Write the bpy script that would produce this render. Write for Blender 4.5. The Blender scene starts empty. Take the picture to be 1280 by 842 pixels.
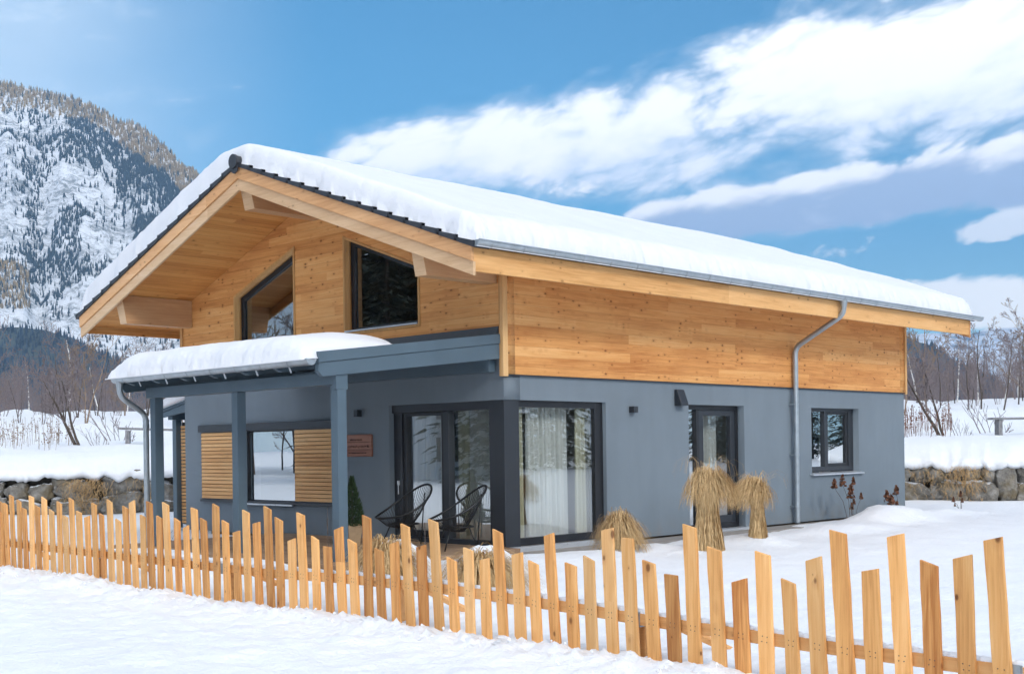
import bpy, bmesh, math, random
import numpy as np
from mathutils import Vector, Matrix, noise
R = math.radians
rnd = random.Random(7)
S = bpy.context.scene
COL = S.collection

# ------------------------------------------------------------------ helpers
class MB:
    """collects shapes, builds ONE mesh object"""
    def __init__(s): s.v = []; s.f = []; s.m = []
    def add(s, vs, fs, mi=0):
        o = len(s.v); s.v += [tuple(p) for p in vs]
        s.f += [tuple(o+i for i in f) for f in fs]; s.m += [mi]*len(fs); return s
    def box(s, x0, x1, y0, y1, z0, z1, mi=0):
        vs = [(x0,y0,z0),(x1,y0,z0),(x1,y1,z0),(x0,y1,z0),(x0,y0,z1),(x1,y0,z1),(x1,y1,z1),(x0,y1,z1)]
        return s.add(vs, [(0,3,2,1),(4,5,6,7),(0,1,5,4),(1,2,6,5),(2,3,7,6),(3,0,4,7)], mi)
    def prism(s, poly, axis, a, b, mi=0):
        """poly of 2-D points extruded along axis; the 2-D coords are the other two axes in xyz order"""
        n = len(poly)
        def P(p, t):
            return {'x': (t,p[0],p[1]), 'y': (p[0],t,p[1]), 'z': (p[0],p[1],t)}[axis]
        vs = [P(p,a) for p in poly]+[P(p,b) for p in poly]
        fs = [tuple(range(n))[::-1], tuple(range(n,2*n))]+[(i,(i+1)%n,n+(i+1)%n,n+i) for i in range(n)]
        return s.add(vs, fs, mi)
    def tube(s, pts, rad, n=8, cap=True, mi=0):
        pts = [Vector(p) for p in pts]; k = len(pts)
        if not isinstance(rad, (list, tuple)): rad = [rad]*k
        vs = []; fs = []; prev = None
        for i in range(k):
            t = (pts[min(i+1,k-1)]-pts[max(i-1,0)])
            if t.length < 1e-9: t = Vector((0,0,1))
            t.normalize()
            if prev is None:
                a = Vector((1,0,0)) if abs(t.x) < .8 else Vector((0,1,0))
                u = t.cross(a).normalized()
            else:
                u = prev - t*prev.dot(t)
                u = u.normalized() if u.length > 1e-6 else t.orthogonal().normalized()
            prev = u; w = t.cross(u)
            for j in range(n):
                q = 2*math.pi*j/n
                vs.append(pts[i]+(u*math.cos(q)+w*math.sin(q))*rad[i])
        for i in range(k-1):
            for j in range(n):
                a = i*n+j; b = i*n+(j+1)%n
                fs.append((a,b,b+n,a+n))
        if cap:
            fs.append(tuple(range(n))[::-1]); fs.append(tuple((k-1)*n+j for j in range(n)))
        return s.add(vs, fs, mi)
    def ribbon(s, pts, w, side, mi=0):
        vs = []; k = len(pts)
        for i, p in enumerate(pts):
            ww = w*(1-.8*i/(k-1)); p = Vector(p)
            vs += [p-side*ww*.5, p+side*ww*.5]
        return s.add(vs, [(2*i,2*i+1,2*i+3,2*i+2) for i in range(k-1)], mi)
    def build(s, name, mat, parent=None, smooth=False, bevel=0, recalc=True):
        me = bpy.data.meshes.new(name)
        me.from_pydata(s.v, [], s.f)
        mats = mat if isinstance(mat, (list,tuple)) else [mat]
        for m in mats: me.materials.append(m)
        if len(mats) > 1: me.polygons.foreach_set('material_index', s.m)
        if recalc or bevel:
            bm = bmesh.new(); bm.from_mesh(me)
            bmesh.ops.recalc_face_normals(bm, faces=bm.faces)
            if bevel:
                es = [e for e in bm.edges if len(e.link_faces) == 2 and e.calc_face_angle(0) > .6]
                bmesh.ops.bevel(bm, geom=es, offset=bevel, segments=1, affect='EDGES', clamp_overlap=True)
            bm.to_mesh(me); bm.free()
        if smooth: me.polygons.foreach_set('use_smooth', [True]*len(me.polygons))
        me.update()
        return link(name, me, parent)

def wloc(o):
    p = Vector((0,0,0))
    while o is not None: p = p+o.location; o = o.parent
    return p
def link(name, me, parent=None):
    o = bpy.data.objects.new(name, me); COL.objects.link(o)
    if parent is not None:
        o.parent = parent; o.location = -wloc(parent)      # meshes of fixed parts are written in world metres
    return o
def empty(name, loc=(0,0,0), parent=None):
    o = bpy.data.objects.new(name, None); COL.objects.link(o); o.empty_display_size = .3
    o.location = Vector(loc)
    if parent is not None: o.parent = parent; o.location = Vector(loc)-wloc(parent)
    return o
def tag(o, label=None, cat=None, group=None, kind=None):
    if label: o['label'] = label
    if cat: o['category'] = cat
    if group: o['group'] = group
    if kind: o['kind'] = kind
    return o
def centre_origin(o, c):
    """move a top-level mesh's origin to its base"""
    c = Vector(c); o.data.transform(Matrix.Translation(-c)); o.location = c; return o

def plate(name, outer, holes, axis, pos, thick, mat, parent=None, sign=1):
    """flat plate with holes, its 2-D coords as in MB.prism; spans pos..pos+sign*thick along axis"""
    cu = bpy.data.curves.new('tmp', 'CURVE'); cu.dimensions = '2D'; cu.fill_mode = 'BOTH'; cu.extrude = thick/2
    for poly in [outer]+holes:
        sp = cu.splines.new('POLY'); sp.points.add(len(poly)-1); sp.use_cyclic_u = True
        for p, q in zip(sp.points, poly): p.co = (q[0], q[1], 0, 1)
    ob = bpy.data.objects.new('tmp', cu); COL.objects.link(ob)
    dg = bpy.context.evaluated_depsgraph_get()
    me = bpy.data.meshes.new_from_object(ob.evaluated_get(dg))
    bpy.data.objects.remove(ob); bpy.data.curves.remove(cu)
    for v in me.vertices:
        a, b, w = v.co; t = pos+sign*(thick/2+w)
        v.co = {'x': (t,a,b), 'y': (a,t,b), 'z': (a,b,t)}[axis]
    bm = bmesh.new(); bm.from_mesh(me); bmesh.ops.remove_doubles(bm, verts=bm.verts, dist=1e-5)
    bmesh.ops.recalc_face_normals(bm, faces=bm.faces); bm.to_mesh(me); bm.free()
    me.materials.clear(); me.materials.append(mat); me.name = name
    return link(name, me, parent)

def fbm(x, y, z=0., o=4, h=.9):
    return noise.fractal(Vector((x,y,z)), h, 2.0, o)      # about -1..1
def sstep(a, b, x):
    t = min(1, max(0, (x-a)/(b-a))); return t*t*(3-2*t)

# ------------------------------------------------------------------ materials
class NT:
    def __init__(s, name, world=False):
        s.mat = bpy.data.materials.new(name); s.mat.use_nodes = True
        s.t = s.mat.node_tree; s.t.nodes.clear()
        s.out = s.n('ShaderNodeOutputMaterial')
    def n(s, typ, props=None, **ins):
        nd = s.t.nodes.new(typ)
        for k, v in (props or {}).items(): setattr(nd, k, v)
        for k, v in ins.items(): s.set(nd, k, v)
        return nd
    def set(s, nd, k, v):
        key = int(k[1:]) if k[0] == 'i' and k[1:].isdigit() else k.replace('_', ' ')
        sock = nd.inputs[key]
        if isinstance(v, bpy.types.NodeSocket): s.t.links.new(v, sock)
        elif isinstance(v, bpy.types.Node): s.t.links.new(v.outputs[0], sock)
        else:
            if isinstance(v, (tuple,list)) and len(v) == 3 and sock.type == 'RGBA': v = (*v, 1)
            sock.default_value = v
    def m(s, op, a, b=0., c=0., clamp=False):
        return s.n('ShaderNodeMath', {'operation': op, 'use_clamp': clamp}, i0=a, i1=b, i2=c).outputs[0]
    def mix(s, f, a, b, blend='MIX'):
        nd = s.n('ShaderNodeMix', {'data_type': 'RGBA', 'blend_type': blend})
        s.set(nd, 'i0', f); s.set(nd, 'i6', a); s.set(nd, 'i7', b); return nd.outputs[2]
    def ramp(s, f, stops, interp='LINEAR'):
        nd = s.n('ShaderNodeValToRGB', None, Fac=f); cr = nd.color_ramp; cr.interpolation = interp
        while len(cr.elements) > 1: cr.elements.remove(cr.elements[-1])
        cr.elements[0].position = stops[0][0]; cr.elements[0].color = (*stops[0][1], 1)
        for p, c in stops[1:]:
            e = cr.elements.new(p); e.color = (*c, 1)
        return nd.outputs[0]
    def mapr(s, v, a, b, c=0., d=1., smooth=False):
        nd = s.n('ShaderNodeMapRange', {'interpolation_type': 'SMOOTHSTEP' if smooth else 'LINEAR'})
        for i, q in enumerate((v,a,b,c,d)): s.set(nd, 'i%d' % i, q)
        return nd.outputs[0]
    def xyz(s, which='Object'):
        tc = s.n('ShaderNodeTexCoord'); sp = s.n('ShaderNodeSeparateXYZ', None, Vector=tc.outputs[which])
        return tc.outputs[which], [sp.outputs[i] for i in range(3)]
    def vec(s, x, y, z):
        return s.n('ShaderNodeCombineXYZ', None, X=x, Y=y, Z=z).outputs[0]
    def noise(s, vec, scale, detail=4., rough=.55, dist=0.):
        return s.n('ShaderNodeTexNoise', None, Vector=vec, Scale=scale, Detail=detail, Roughness=rough, Distortion=dist).outputs[0]
    def bump(s, h, strength=.3, dist=.01):
        return s.n('ShaderNodeBump', None, Height=h, Strength=strength, Distance=dist).outputs[0]
    def pbr(s, color, rough=.6, normal=None, metal=0., spec=.5, **kw):
        b = s.n('ShaderNodeBsdfPrincipled')
        s.set(b, 'Base_Color', color); s.set(b, 'Roughness', rough); s.set(b, 'Metallic', metal)
        s.set(b, 'Specular_IOR_Level', spec)
        if normal is not None: s.set(b, 'Normal', normal)
        for k, v in kw.items(): s.set(b, k, v)
        s.t.links.new(b.outputs[0], s.out.inputs[0]); return s.mat

def m_plain(name, col, rough=.5, var=.12, scale=3., metal=0., bump=.0, bscale=60., spec=.5):
    t = NT(name); co, _ = t.xyz()
    n1 = t.noise(co, scale, 5, .6)
    f = t.mapr(n1, .25, .75, 1-var, 1+var)
    c = t.mix(1., col, t.vec(f,f,f), 'MULTIPLY')
    nm = t.bump(t.noise(co, bscale, 3), bump, .004) if bump else None
    r = t.mapr(t.noise(co, scale*4, 3), .3, .7, max(.02,rough-.08), min(1,rough+.08))
    return t.pbr(c, r, nm, metal, spec)

def m_wood(name, along, across, width, tones, knots=1., con=(.48,1.16), length=2.6, rough=.6, seam=.35, grain=1., offs=0., kscale=1., rand_obj=False):
    """boards running along one axis, stacked along another; tones: dark, mid, light"""
    t = NT(name); co, c = t.xyz()
    oi = t.n('ShaderNodeObjectInfo').outputs['Random'] if rand_obj else None
    a = c['xyz'.index(along)]; b = c['xyz'.index(across)]; d = c[3-'xyz'.index(along)-'xyz'.index(across)]
    if rand_obj:
        a = t.m('ADD', a, t.m('MULTIPLY', oi, 37.))
        k = t.m('MULTIPLY', oi, 91.7)
        fr = .5
    else:
        bw = t.m('DIVIDE', t.m('ADD', b, offs), width); k = t.m('FLOOR', bw); fr = t.m('FRACT', bw)
    wn = t.n('ShaderNodeTexWhiteNoise', {'noise_dimensions': '1D'}, W=k).outputs[0]
    seg = t.m('FLOOR', t.m('ADD', t.m('DIVIDE', a, length), t.m('MULTIPLY', wn, 9.7)))
    wn2 = t.n('ShaderNodeTexWhiteNoise', {'noise_dimensions': '2D'}, Vector=t.vec(k, seg, 0.)).outputs[0]
    gv = t.vec(t.m('MULTIPLY', a, 1.3), t.m('MULTIPLY_ADD', b, 26., t.m('MULTIPLY', wn2, 31.)), t.m('MULTIPLY', d, 18.))
    g = t.noise(gv, 1.0*grain, 5, .6, .6)
    gf = t.noise(t.vec(t.m('MULTIPLY', a, 3.), t.m('MULTIPLY', b, 120.), t.m('MULTIPLY', d, 120.)), 1., 2, .5)
    broad = t.noise(t.vec(t.m('MULTIPLY', a, .55), t.m('MULTIPLY', b, 2.6), t.m('MULTIPLY', d, 2.)), 1., 3, .5)
    f = t.m('ADD', t.m('MULTIPLY', wn2, .28), t.m('ADD', t.m('MULTIPLY', g, .62), t.m('ADD', t.m('MULTIPLY', broad, .58), t.m('MULTIPLY', gf, .18))))
    col = t.ramp(t.mapr(f, con[0], con[1]), [(0., tones[0]), (.5, tones[1]), (1., tones[2])])
    if knots:
        kv = t.vec(t.m('MULTIPLY', a, 6.4*kscale), t.m('MULTIPLY_ADD', b, 11.*kscale, t.m('MULTIPLY', wn, 5.)), t.m('MULTIPLY', d, 9.))
        vo = t.n('ShaderNodeTexVoronoi', {'feature': 'F1'}, Vector=kv, Scale=1.)
        sp = t.n('ShaderNodeSeparateColor', None, Color=vo.outputs['Color'])
        rad = t.m('MULTIPLY', t.m('POWER', sp.outputs[0], 1.6), .17)
        inn = t.mapr(t.m('DIVIDE', vo.outputs['Distance'], t.m('ADD', rad, .025)), 1.35, .75)
        halo = t.mapr(t.m('DIVIDE', vo.outputs['Distance'], t.m('ADD', rad, .03)), 3.2, 1.)
        pres = t.m('GREATER_THAN', sp.outputs[1], 1-.92*knots)
        col = t.mix(t.m('MULTIPLY', t.m('MULTIPLY', halo, pres), .3), col, tones[0])
        col = t.mix(t.m('MULTIPLY', t.m('MULTIPLY', inn, pres), t.m('MULTIPLY_ADD', sp.outputs[2], .65, .25)), col, (tones[0][0]*.28, tones[0][1]*.22, tones[0][2]*.2))
    h = g
    if not rand_obj:
        edge = t.m('MINIMUM', fr, t.m('SUBTRACT', 1., fr))
        gm = t.mapr(edge, .0, .035, 1., 0.)
        col = t.mix(t.m('MULTIPLY', gm, seam), col, (tones[0][0]*.45, tones[0][1]*.4, tones[0][2]*.4))
        h = t.m('SUBTRACT', t.m('MULTIPLY', g, .25), gm)
    else:
        ov = t.m('MULTIPLY_ADD', t.n('ShaderNodeTexWhiteNoise', {'noise_dimensions': '1D'}, W=t.m('MULTIPLY', oi, 517.)).outputs[0], .34, .8)
        col = t.mix(1., col, t.vec(ov, t.m('MULTIPLY_ADD', ov, .9, .08), t.m('MULTIPLY_ADD', ov, .8, .15)), 'MULTIPLY')
    return t.pbr(col, rough, t.bump(h, .25, .004), 0., .3)

def m_snow(name, big=2.5, strength=.35, fine=28., col=(.84,.855,.88)):
    t = NT(name); co, c = t.xyz()
    n1 = t.noise(co, big, 6, .62); n2 = t.noise(co, fine, 3, .6)
    n3 = t.noise(co, big*4., 5, .65)
    h = t.m('ADD', t.m('MULTIPLY', n3, .45), t.m('MULTIPLY_ADD', n2, .20, n1))
    b = t.bump(h, strength, .06)
    v = t.mapr(t.noise(co, 1.1, 3), .3, .7, .965, 1.02)
    return t.pbr(t.mix(1., col, t.vec(v,v,v), 'MULTIPLY'), .55, b, 0., .25)

def m_glass(name, fac=.42, tint=(.80,.86,.84)):
    t = NT(name)
    co, c = t.xyz()
    wob = t.bump(t.noise(co, .9, 2, .4), .02, .02)
    lw = t.n('ShaderNodeLayerWeight', None, Blend=.5)
    f = t.m('MULTIPLY_ADD', t.m('POWER', lw.outputs['Facing'], 2.5), .5, fac, True)
    tr = t.n('ShaderNodeBsdfTransparent', None, Color=tint)
    gl = t.n('ShaderNodeBsdfGlossy', None, Color=(.93,.96,.97), Roughness=.0, Normal=wob)
    mx = t.n('ShaderNodeMixShader', None, i0=f, i1=tr, i2=gl)
    t.t.links.new(mx.outputs[0], t.out.inputs[0]); return t.mat

def m_plaster(name, col):
    t = NT(name); co, c = t.xyz()
    n1 = t.noise(co, .55, 4, .55); n2 = t.noise(co, 90., 3, .6); n3 = t.noise(t.vec(t.m('MULTIPLY',c[0],3.),t.m('MULTIPLY',c[1],3.),t.m('MULTIPLY',c[2],.6)), 1., 5, .6)
    f = t.m('ADD', t.mapr(n1, .3, .7, .93, 1.05), t.m('ADD', t.mapr(n3, .3, .7, -.045, .04), t.mapr(n2, .3, .7, -.05, .05)))
    # splash dirt at the foot
    d = t.m('MULTIPLY', t.mapr(c[2], .0, .35, 1., 0.), t.mapr(t.noise(co, 5., 4), .4, .7))
    colr = t.mix(1., col, t.vec(f,f,f), 'MULTIPLY')
    colr = t.mix(t.m('MULTIPLY', d, .55), colr, (.2,.19,.18))
    return t.pbr(colr, .85, t.bump(n2, .25, .003), 0., .2)

LARCH = ((.44,.15,.034), (.70,.33,.105), (.85,.495,.205))
PALE = ((.52,.31,.16), (.68,.45,.26), (.78,.57,.38))
M = {}
M['clad_long'] = m_wood('spruce boards long side', 'x', 'z', .155, LARCH, 1., con=(.50,1.24), length=3.1, offs=.04)
M['clad_gable'] = m_wood('spruce boards gable', 'y', 'z', .155, LARCH, .95, con=(.50,1.24), length=3.1, offs=.04)
M['soffit'] = m_wood('soffit boards', 'x', 'y', .125, ((.46,.16,.035),(.68,.31,.085),(.78,.41,.14)), .35, length=4., seam=.6)
M['barge'] = m_wood('bargeboard wood', 'y', 'z', 30., ((.52,.25,.10),(.72,.40,.19),(.82,.52,.29)), .7, length=4., seam=0.)
M['barge_pale'] = m_wood('pale planed bargeboard', 'y', 'z', 30., PALE, .5, length=4., seam=0.)
M['fascia'] = m_wood('fascia wood', 'x', 'z', 30., ((.50,.23,.065),(.74,.40,.155),(.84,.51,.235)), .5, length=3.2, seam=0.)
M['purlin'] = m_wood('glulam purlin', 'x', 'z', 30., ((.48,.25,.12),(.62,.37,.19),(.72,.48,.29)), .2, length=5., seam=0.)
M['purlin_end'] = m_wood('planed purlin end', 'y', 'z', 30., PALE, .0, length=5., seam=0.)
M['trim'] = m_wood('trim wood vertical', 'z', 'y', 30., ((.42,.20,.07),(.62,.34,.13),(.74,.46,.21)), .2, length=4., seam=0.)
M['reveal'] = m_wood('window lining wood', 'z', 'y', 30., ((.44,.22,.08),(.62,.35,.13),(.72,.45,.2)), .1, length=4., seam=0.)
M['slat'] = m_wood('larch slats', 'y', 'z', .0705, ((.46,.22,.08),(.68,.38,.16),(.80,.52,.26)), .15, length=3., seam=0.)
M['slat_x'] = m_wood('larch slats porch', 'x', 'z', .0705, ((.44,.22,.08),(.62,.34,.14),(.74,.46,.22)), .15, length=3., seam=0.)
M['picket'] = m_wood('larch picket', 'z', 'y', .1, ((.44,.165,.042),(.76,.39,.135),(.90,.555,.26)), (.34), con=(.60,1.12), length=9., rand_obj=True, kscale=1.05, grain=1.15)
M['rail'] = m_wood('larch rail', 'y', 'z', 30., ((.46,.19,.06),(.70,.35,.125),(.80,.46,.2)), .5, length=4., seam=0.)
M['deck'] = m_wood('terrace boards', 'y', 'x', .14, ((.2,.12,.07),(.33,.21,.13),(.42,.29,.19)), .3, length=3., seam=.8)
M['plaque'] = m_wood('plaque wood', 'y', 'z', .12, ((.22,.09,.06),(.34,.165,.115),(.42,.22,.16)), .6, length=2., seam=.7)
M['plaster'] = m_plaster('blue grey plaster', (.182,.218,.250))
M['petrol'] = m_plain('blue grey painted timber', (.078,.118,.150), .5, .1, 2., bump=.06)
M['petrol_dark'] = m_plain('dark sheathing paint', (.05,.07,.088), .55, .1, 2.)  # darker blue grey on the canopy roof sheet and wall flashing
M['anthra'] = m_plain('anthracite aluminium', (.026,.030,.037), .38, .08, 4.)
M['black'] = m_plain('black frame coating', (.012,.013,.016), .4, .08, 4.)
M['tile'] = m_plain('anthracite roof tile', (.032,.035,.042), .42, .25, 5., bump=.15)
M['zinc'] = m_plain('zinc sheet', (.40,.44,.47), .38, .18, 6., metal=.75, bump=.03, bscale=20)
M['alu'] = m_plain('brushed aluminium sill', (.62,.65,.68), .35, .06, 5., metal=.6)
M['galv'] = m_plain('galvanised steel', (.30,.34,.37), .5, .2, 14., metal=.6)
M['snow'] = m_snow('snow', 2.5, .55); M['snow_roof'] = m_snow('roof snow', 1.6, .22, 22., (.76,.77,.80))
M['glass'] = m_glass('window glass', .25, (.95,.975,.96)); M['glass_dark'] = m_glass('mirror like glass', .58, (.6,.66,.66)); M['glass_up'] = m_glass('upper glass', .27, (.45,.52,.52)); M['glass_slide'] = m_glass('sliding door glass', .46, (.95,.975,.96))
M['render_grey'] = m_plain('pale grey render', (.66,.67,.68), .9, .06, 1.)
M['interior'] = m_plain('interior paint', (.52,.50,.46), .8, .05, 1.)
M['floor_in'] = m_plain('interior floor', (.22,.15,.09), .5, .1, 2.)
M['concrete'] = m_plain('pale kerb stone', (.30,.275,.25), .85, .25, 6., bump=.3)
M['black_cord'] = m_plain('black cord', (.012,.013,.014), .45, .1, 5.)
M['terracotta'] = m_plain('tan stone planter', (.36,.25,.15), .9, .3, 5., bump=.5, bscale=25)
M['ink'] = m_plain('burnt lettering', (.05,.025,.02), .7, .1, 5.)
M['nail'] = m_plain('dark nail heads', (.06,.05,.045), .6, .1, 5.)

def m_curtain(name, col):
    t = NT(name); co, c = t.xyz()
    d = t.n('ShaderNodeBsdfDiffuse', None, Color=col); tl = t.n('ShaderNodeBsdfTranslucent', None, Color=col)
    mx = t.n('ShaderNodeMixShader', None, i0=.4, i1=d, i2=tl); t.t.links.new(mx.outputs[0], t.out.inputs[0]); return t.mat
M['sheer'] = m_curtain('white sheer curtain', (.90,.91,.88)); M['cream'] = m_curtain('cream curtain', (.80,.78,.60))

def m_bark(name, a, b, rough=.85, scale=9.):
    t = NT(name); co, c = t.xyz()
    n = t.noise(t.vec(t.m('MULTIPLY',c[0],3.), t.m('MULTIPLY',c[1],3.), c[2]), scale, 4, .6)
    return t.pbr(t.mix(t.mapr(n,.35,.65), a, b), rough, t.bump(n,.4,.01), 0., .2)
M['bark'] = m_bark('grey brown bark', (.055,.043,.036), (.13,.105,.088))
M['twig'] = m_bark('purple brown twigs', (.14,.115,.12), (.29,.245,.245))
M['twig_warm'] = m_bark('russet twigs', (.19,.135,.10), (.33,.25,.18))
M['rust'] = m_bark('rust dead stems', (.13,.05,.03), (.24,.12,.07))
t = NT('birch bark'); co, c = t.xyz()
n1 = t.noise(t.vec(t.m('MULTIPLY',c[0],2.), t.m('MULTIPLY',c[1],2.), t.m('MULTIPLY',c[2],7.)), 1.6, 3, .6)
M['birch'] = t.pbr(t.mix(t.mapr(n1,.56,.64), (.74,.72,.69), (.10,.09,.085)), .8, None, 0., .2)
t = NT('grey plank'); M['greyplank'] = m_bark('weathered grey plank', (.16,.16,.165), (.30,.30,.31))

def m_straw(name, a, b):
    t = NT(name); co, c = t.xyz()
    at = t.n('ShaderNodeAttribute', {'attribute_name': 'tone'}).outputs['Fac']
    n = t.noise(co, 14., 3)
    return t.pbr(t.mix(t.m('ADD', t.m('MULTIPLY', at, .8), t.mapr(n,.3,.7,-.1,.3), 0., True), a, b), .7, None, 0., .25)
M['straw'] = m_straw('dry straw', (.33,.185,.07), (.78,.56,.295))
M['conifer'] = m_straw('conifer green', (.016,.03,.014), (.05,.085,.035))
M['spruce'] = m_straw('spruce green', (.030,.042,.034), (.12,.14,.115))

# rock for the dry wall
t = NT('lichened boulder'); co, c = t.xyz(); oi = t.n('ShaderNodeObjectInfo').outputs['Random']
v = t.n('ShaderNodeVectorMath', {'operation': 'ADD'}, i0=co, i1=t.vec(t.m('MULTIPLY',oi,40.),0.,0.)).outputs[0]
n1 = t.noise(v, 3., 6, .65); n2 = t.noise(v, 9., 5, .7); n3 = t.noise(v, 2.2, 4, .6)
cc = t.ramp(n1, [(.3,(.10,.092,.082)),(.5,(.25,.235,.21)),(.7,(.44,.42,.385))])
cc = t.mix(t.m('MULTIPLY', t.mapr(n3,.48,.68), .75), cc, (.20,.15,.075))
cc = t.mix(t.mapr(n2,.6,.75), cc, (.08,.072,.06))
gz = t.n('ShaderNodeSeparateXYZ', None, Vector=t.n('ShaderNodeNewGeometry').outputs['Normal']).outputs[2]
cc = t.mix(t.mapr(t.m('ADD', gz, t.m('MULTIPLY', t.m('SUBTRACT', n2, .5), .8)), .80, .90), cc, (.82,.84,.87))
M['boulder'] = t.pbr(cc, .9, t.bump(t.m('ADD', n2, t.m('MULTIPLY', n1, .8)),1.,.08), 0., .2)
M['soil'] = m_plain('dark soil gaps', (.045,.037,.028), .95, .3, 5., bump=.5, bscale=12)

# far rock and snow
def m_mountain(name, scale, lo, hi, rock=(.17,.185,.20), snow=(.80,.83,.88)):
    t = NT(name); co, c = t.xyz()
    geo = t.n('ShaderNodeNewGeometry'); nz = t.n('ShaderNodeSeparateXYZ', None, Vector=geo.outputs['Normal']).outputs[2]
    sv = t.vec(t.m('MULTIPLY',c[0],1.), t.m('MULTIPLY',c[1],1.), t.m('MULTIPLY_ADD',c[2],1.9,t.m('MULTIPLY',c[0],.5)))
    n1 = t.noise(sv, scale, 8, .72, .8); n2 = t.noise(co, scale*.22, 4, .6); n4 = t.noise(sv, scale*5, 5, .7)
    f = t.m('ADD', t.m('MULTIPLY',n1,.62), t.m('ADD', t.m('MULTIPLY', n2, .30), t.m('MULTIPLY', n4, .24)))
    f = t.mapr(f, lo, hi)
    col = t.mix(f, snow, t.mix(t.noise(co, scale*3, 3), (rock[0]*.55,rock[1]*.6,rock[2]*.62), rock))
    return t.pbr(col, .9, t.bump(n1, .5, 6.), 0., .1)
M['mountain'] = m_mountain('snowy rock face', .05, .55, .66, (.33,.345,.355), (.76,.79,.83))
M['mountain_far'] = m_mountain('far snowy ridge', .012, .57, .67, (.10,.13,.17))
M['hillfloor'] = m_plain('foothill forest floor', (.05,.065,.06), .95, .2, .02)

def m_farwood(name, dark, gold):
    t = NT(name); at = t.n('ShaderNodeAttribute', {'attribute_name': 'tone'}).outputs['Fac']
    return t.pbr(t.ramp(at, [(0.,dark),(.49,(dark[0]*1.9,dark[1]*1.8,dark[2]*1.7)),(.51,(gold[0]*.6,gold[1]*.6,gold[2]*.6)),(1.,gold)]), .9, None, 0., .1)
M['farwood'] = m_farwood('far wood with painted sunlight', (.034,.046,.048), (.38,.28,.14))  # gold tone paints warm sunlight into the upper trees
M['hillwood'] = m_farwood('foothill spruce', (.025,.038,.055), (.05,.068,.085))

# ------------------------------------------------------------------ house
W, L = 8.95, 12.62           # gable width (y), long side (x)
YR, ZR, SL = 4.45, 6.30, .361  # ridge, tile top at the ridge, slope
OV, OVR, OE = 1.66, 13.66, 1.06
def zt(y, off=0.): return ZR-SL*abs(y-YR)-off
H1 = 2.63
house = empty('house', (L/2, W/2, 0))
tag(house, 'chalet with blue-grey plaster ground floor, timber-clad upper storey and snow-covered gable roof', 'house')

# plaster ground floor
gab = [(2.65,0),(W,0),(W,3.18),(.035,3.18),(.035,H1),(0,H1),(0,2.25),(2.65,2.25)]
plate('plaster_wall', gab, [[(5.25,.6),(6.85,.6),(6.85,1.92),(5.25,1.92)]], 'x', 0, .35, M['plaster'], house)
lon = [(2.35,0),(4.60,0),(4.60,2.25),(6.33,2.25),(6.33,0),(L,0),(L,H1),(.35,H1),(.35,2.25),(2.35,2.25)]
plate('plaster_wall', lon, [[(8.70,.93),(10.59,.93),(10.59,2.25),(8.70,2.25)]], 'y', 0, .35, M['plaster'], house)
plate('plaster_wall', [(.351,0),(L,0),(L,H1),(.351,H1)], [], 'y', W, .35, M['plaster'], house, -1)
plate('plaster_wall', [(.35,0),(W-.35,0),(W-.35,H1),(.35,H1)], [], 'x', L, .35, M['plaster'], house, -1)
MB().box(.35,L-.35,.35,W-.35,-.1,-.005).build('floor_slab', M['floor_in'], house)
MB().box(.35,L-.35,.35,W-.35,2.5,2.62).build('ceiling', M['interior'], house)
MB().box(3.6,3.7,.36,6.,0,2.49).box(3.6,L-.4,5.9,6.,0,2.49).box(6.9,7.0,.36,5.85,0,2.49).build('inner_wall', M['interior'], house)

# timber storey, 3 cm proud of the plaster
P = .03
wins = []
def top_in(y): return zt(y, .29)
gw1 = [(7.07,3.5),(7.07,4.44),(5.17,4.44+1.9*SL),(5.17,3.5)]
gw2 = [(1.83,3.5),(3.73,3.5),(3.73,4.44+1.9*SL),(1.83,4.44)]
up = [(-P,H1),(.03,H1),(.03,3.185),(W+P,3.185),(W+P,top_in(W+P)),(YR,top_in(YR)),(-P,top_in(-P))]
plate('timber_cladding', up, [gw1, gw2], 'x', -P, .25, M['clad_gable'], house)
plate('timber_cladding', up, [], 'x', L+P, .25, M['clad_gable'], house, -1)
plate('timber_cladding', [(-P+.25,H1),(L+P-.25,H1),(L+P-.25,top_in(-P)-.002),(-P+.25,top_in(-P)-.002)], [], 'y', -P, .25, M['clad_long'], house)
plate('timber_cladding', [(-P+.25,H1),(L+P-.25,H1),(L+P-.25,top_in(-P)-.002),(-P+.25,top_in(-P)-.002)], [], 'y', W+P, .25, M['clad_long'], house, -1)
MB().box(.36,L-.22,.22,W-.22,2.64,2.74).build('upper_floor', M['floor_in'], house)
MB().box(5.,5.1,.3,W-.3,2.75,4.2).build('inner_wall', M['interior'], house)
for (x0,x1,y0,y1,zz) in ((-P-.028,-P+.075,-P-.03,-P+.06,H1-.035),(-P-.028,-P+.06,W+P-.06,W+P+.03,3.15),(L+P-.05,L+P+.028,-P-.03,-P+.05,H1-.03)):
    MB().box(x0,x1,y0,y1,zz,top_in(y0)-.004).build('corner_trim', M['trim'], house, bevel=.004)
MB().box(.0-.02,L+.02,-P-.012,-P+.02,H1-.022,H1-.003).build('drip_strip', M['anthra'], house)

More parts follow.
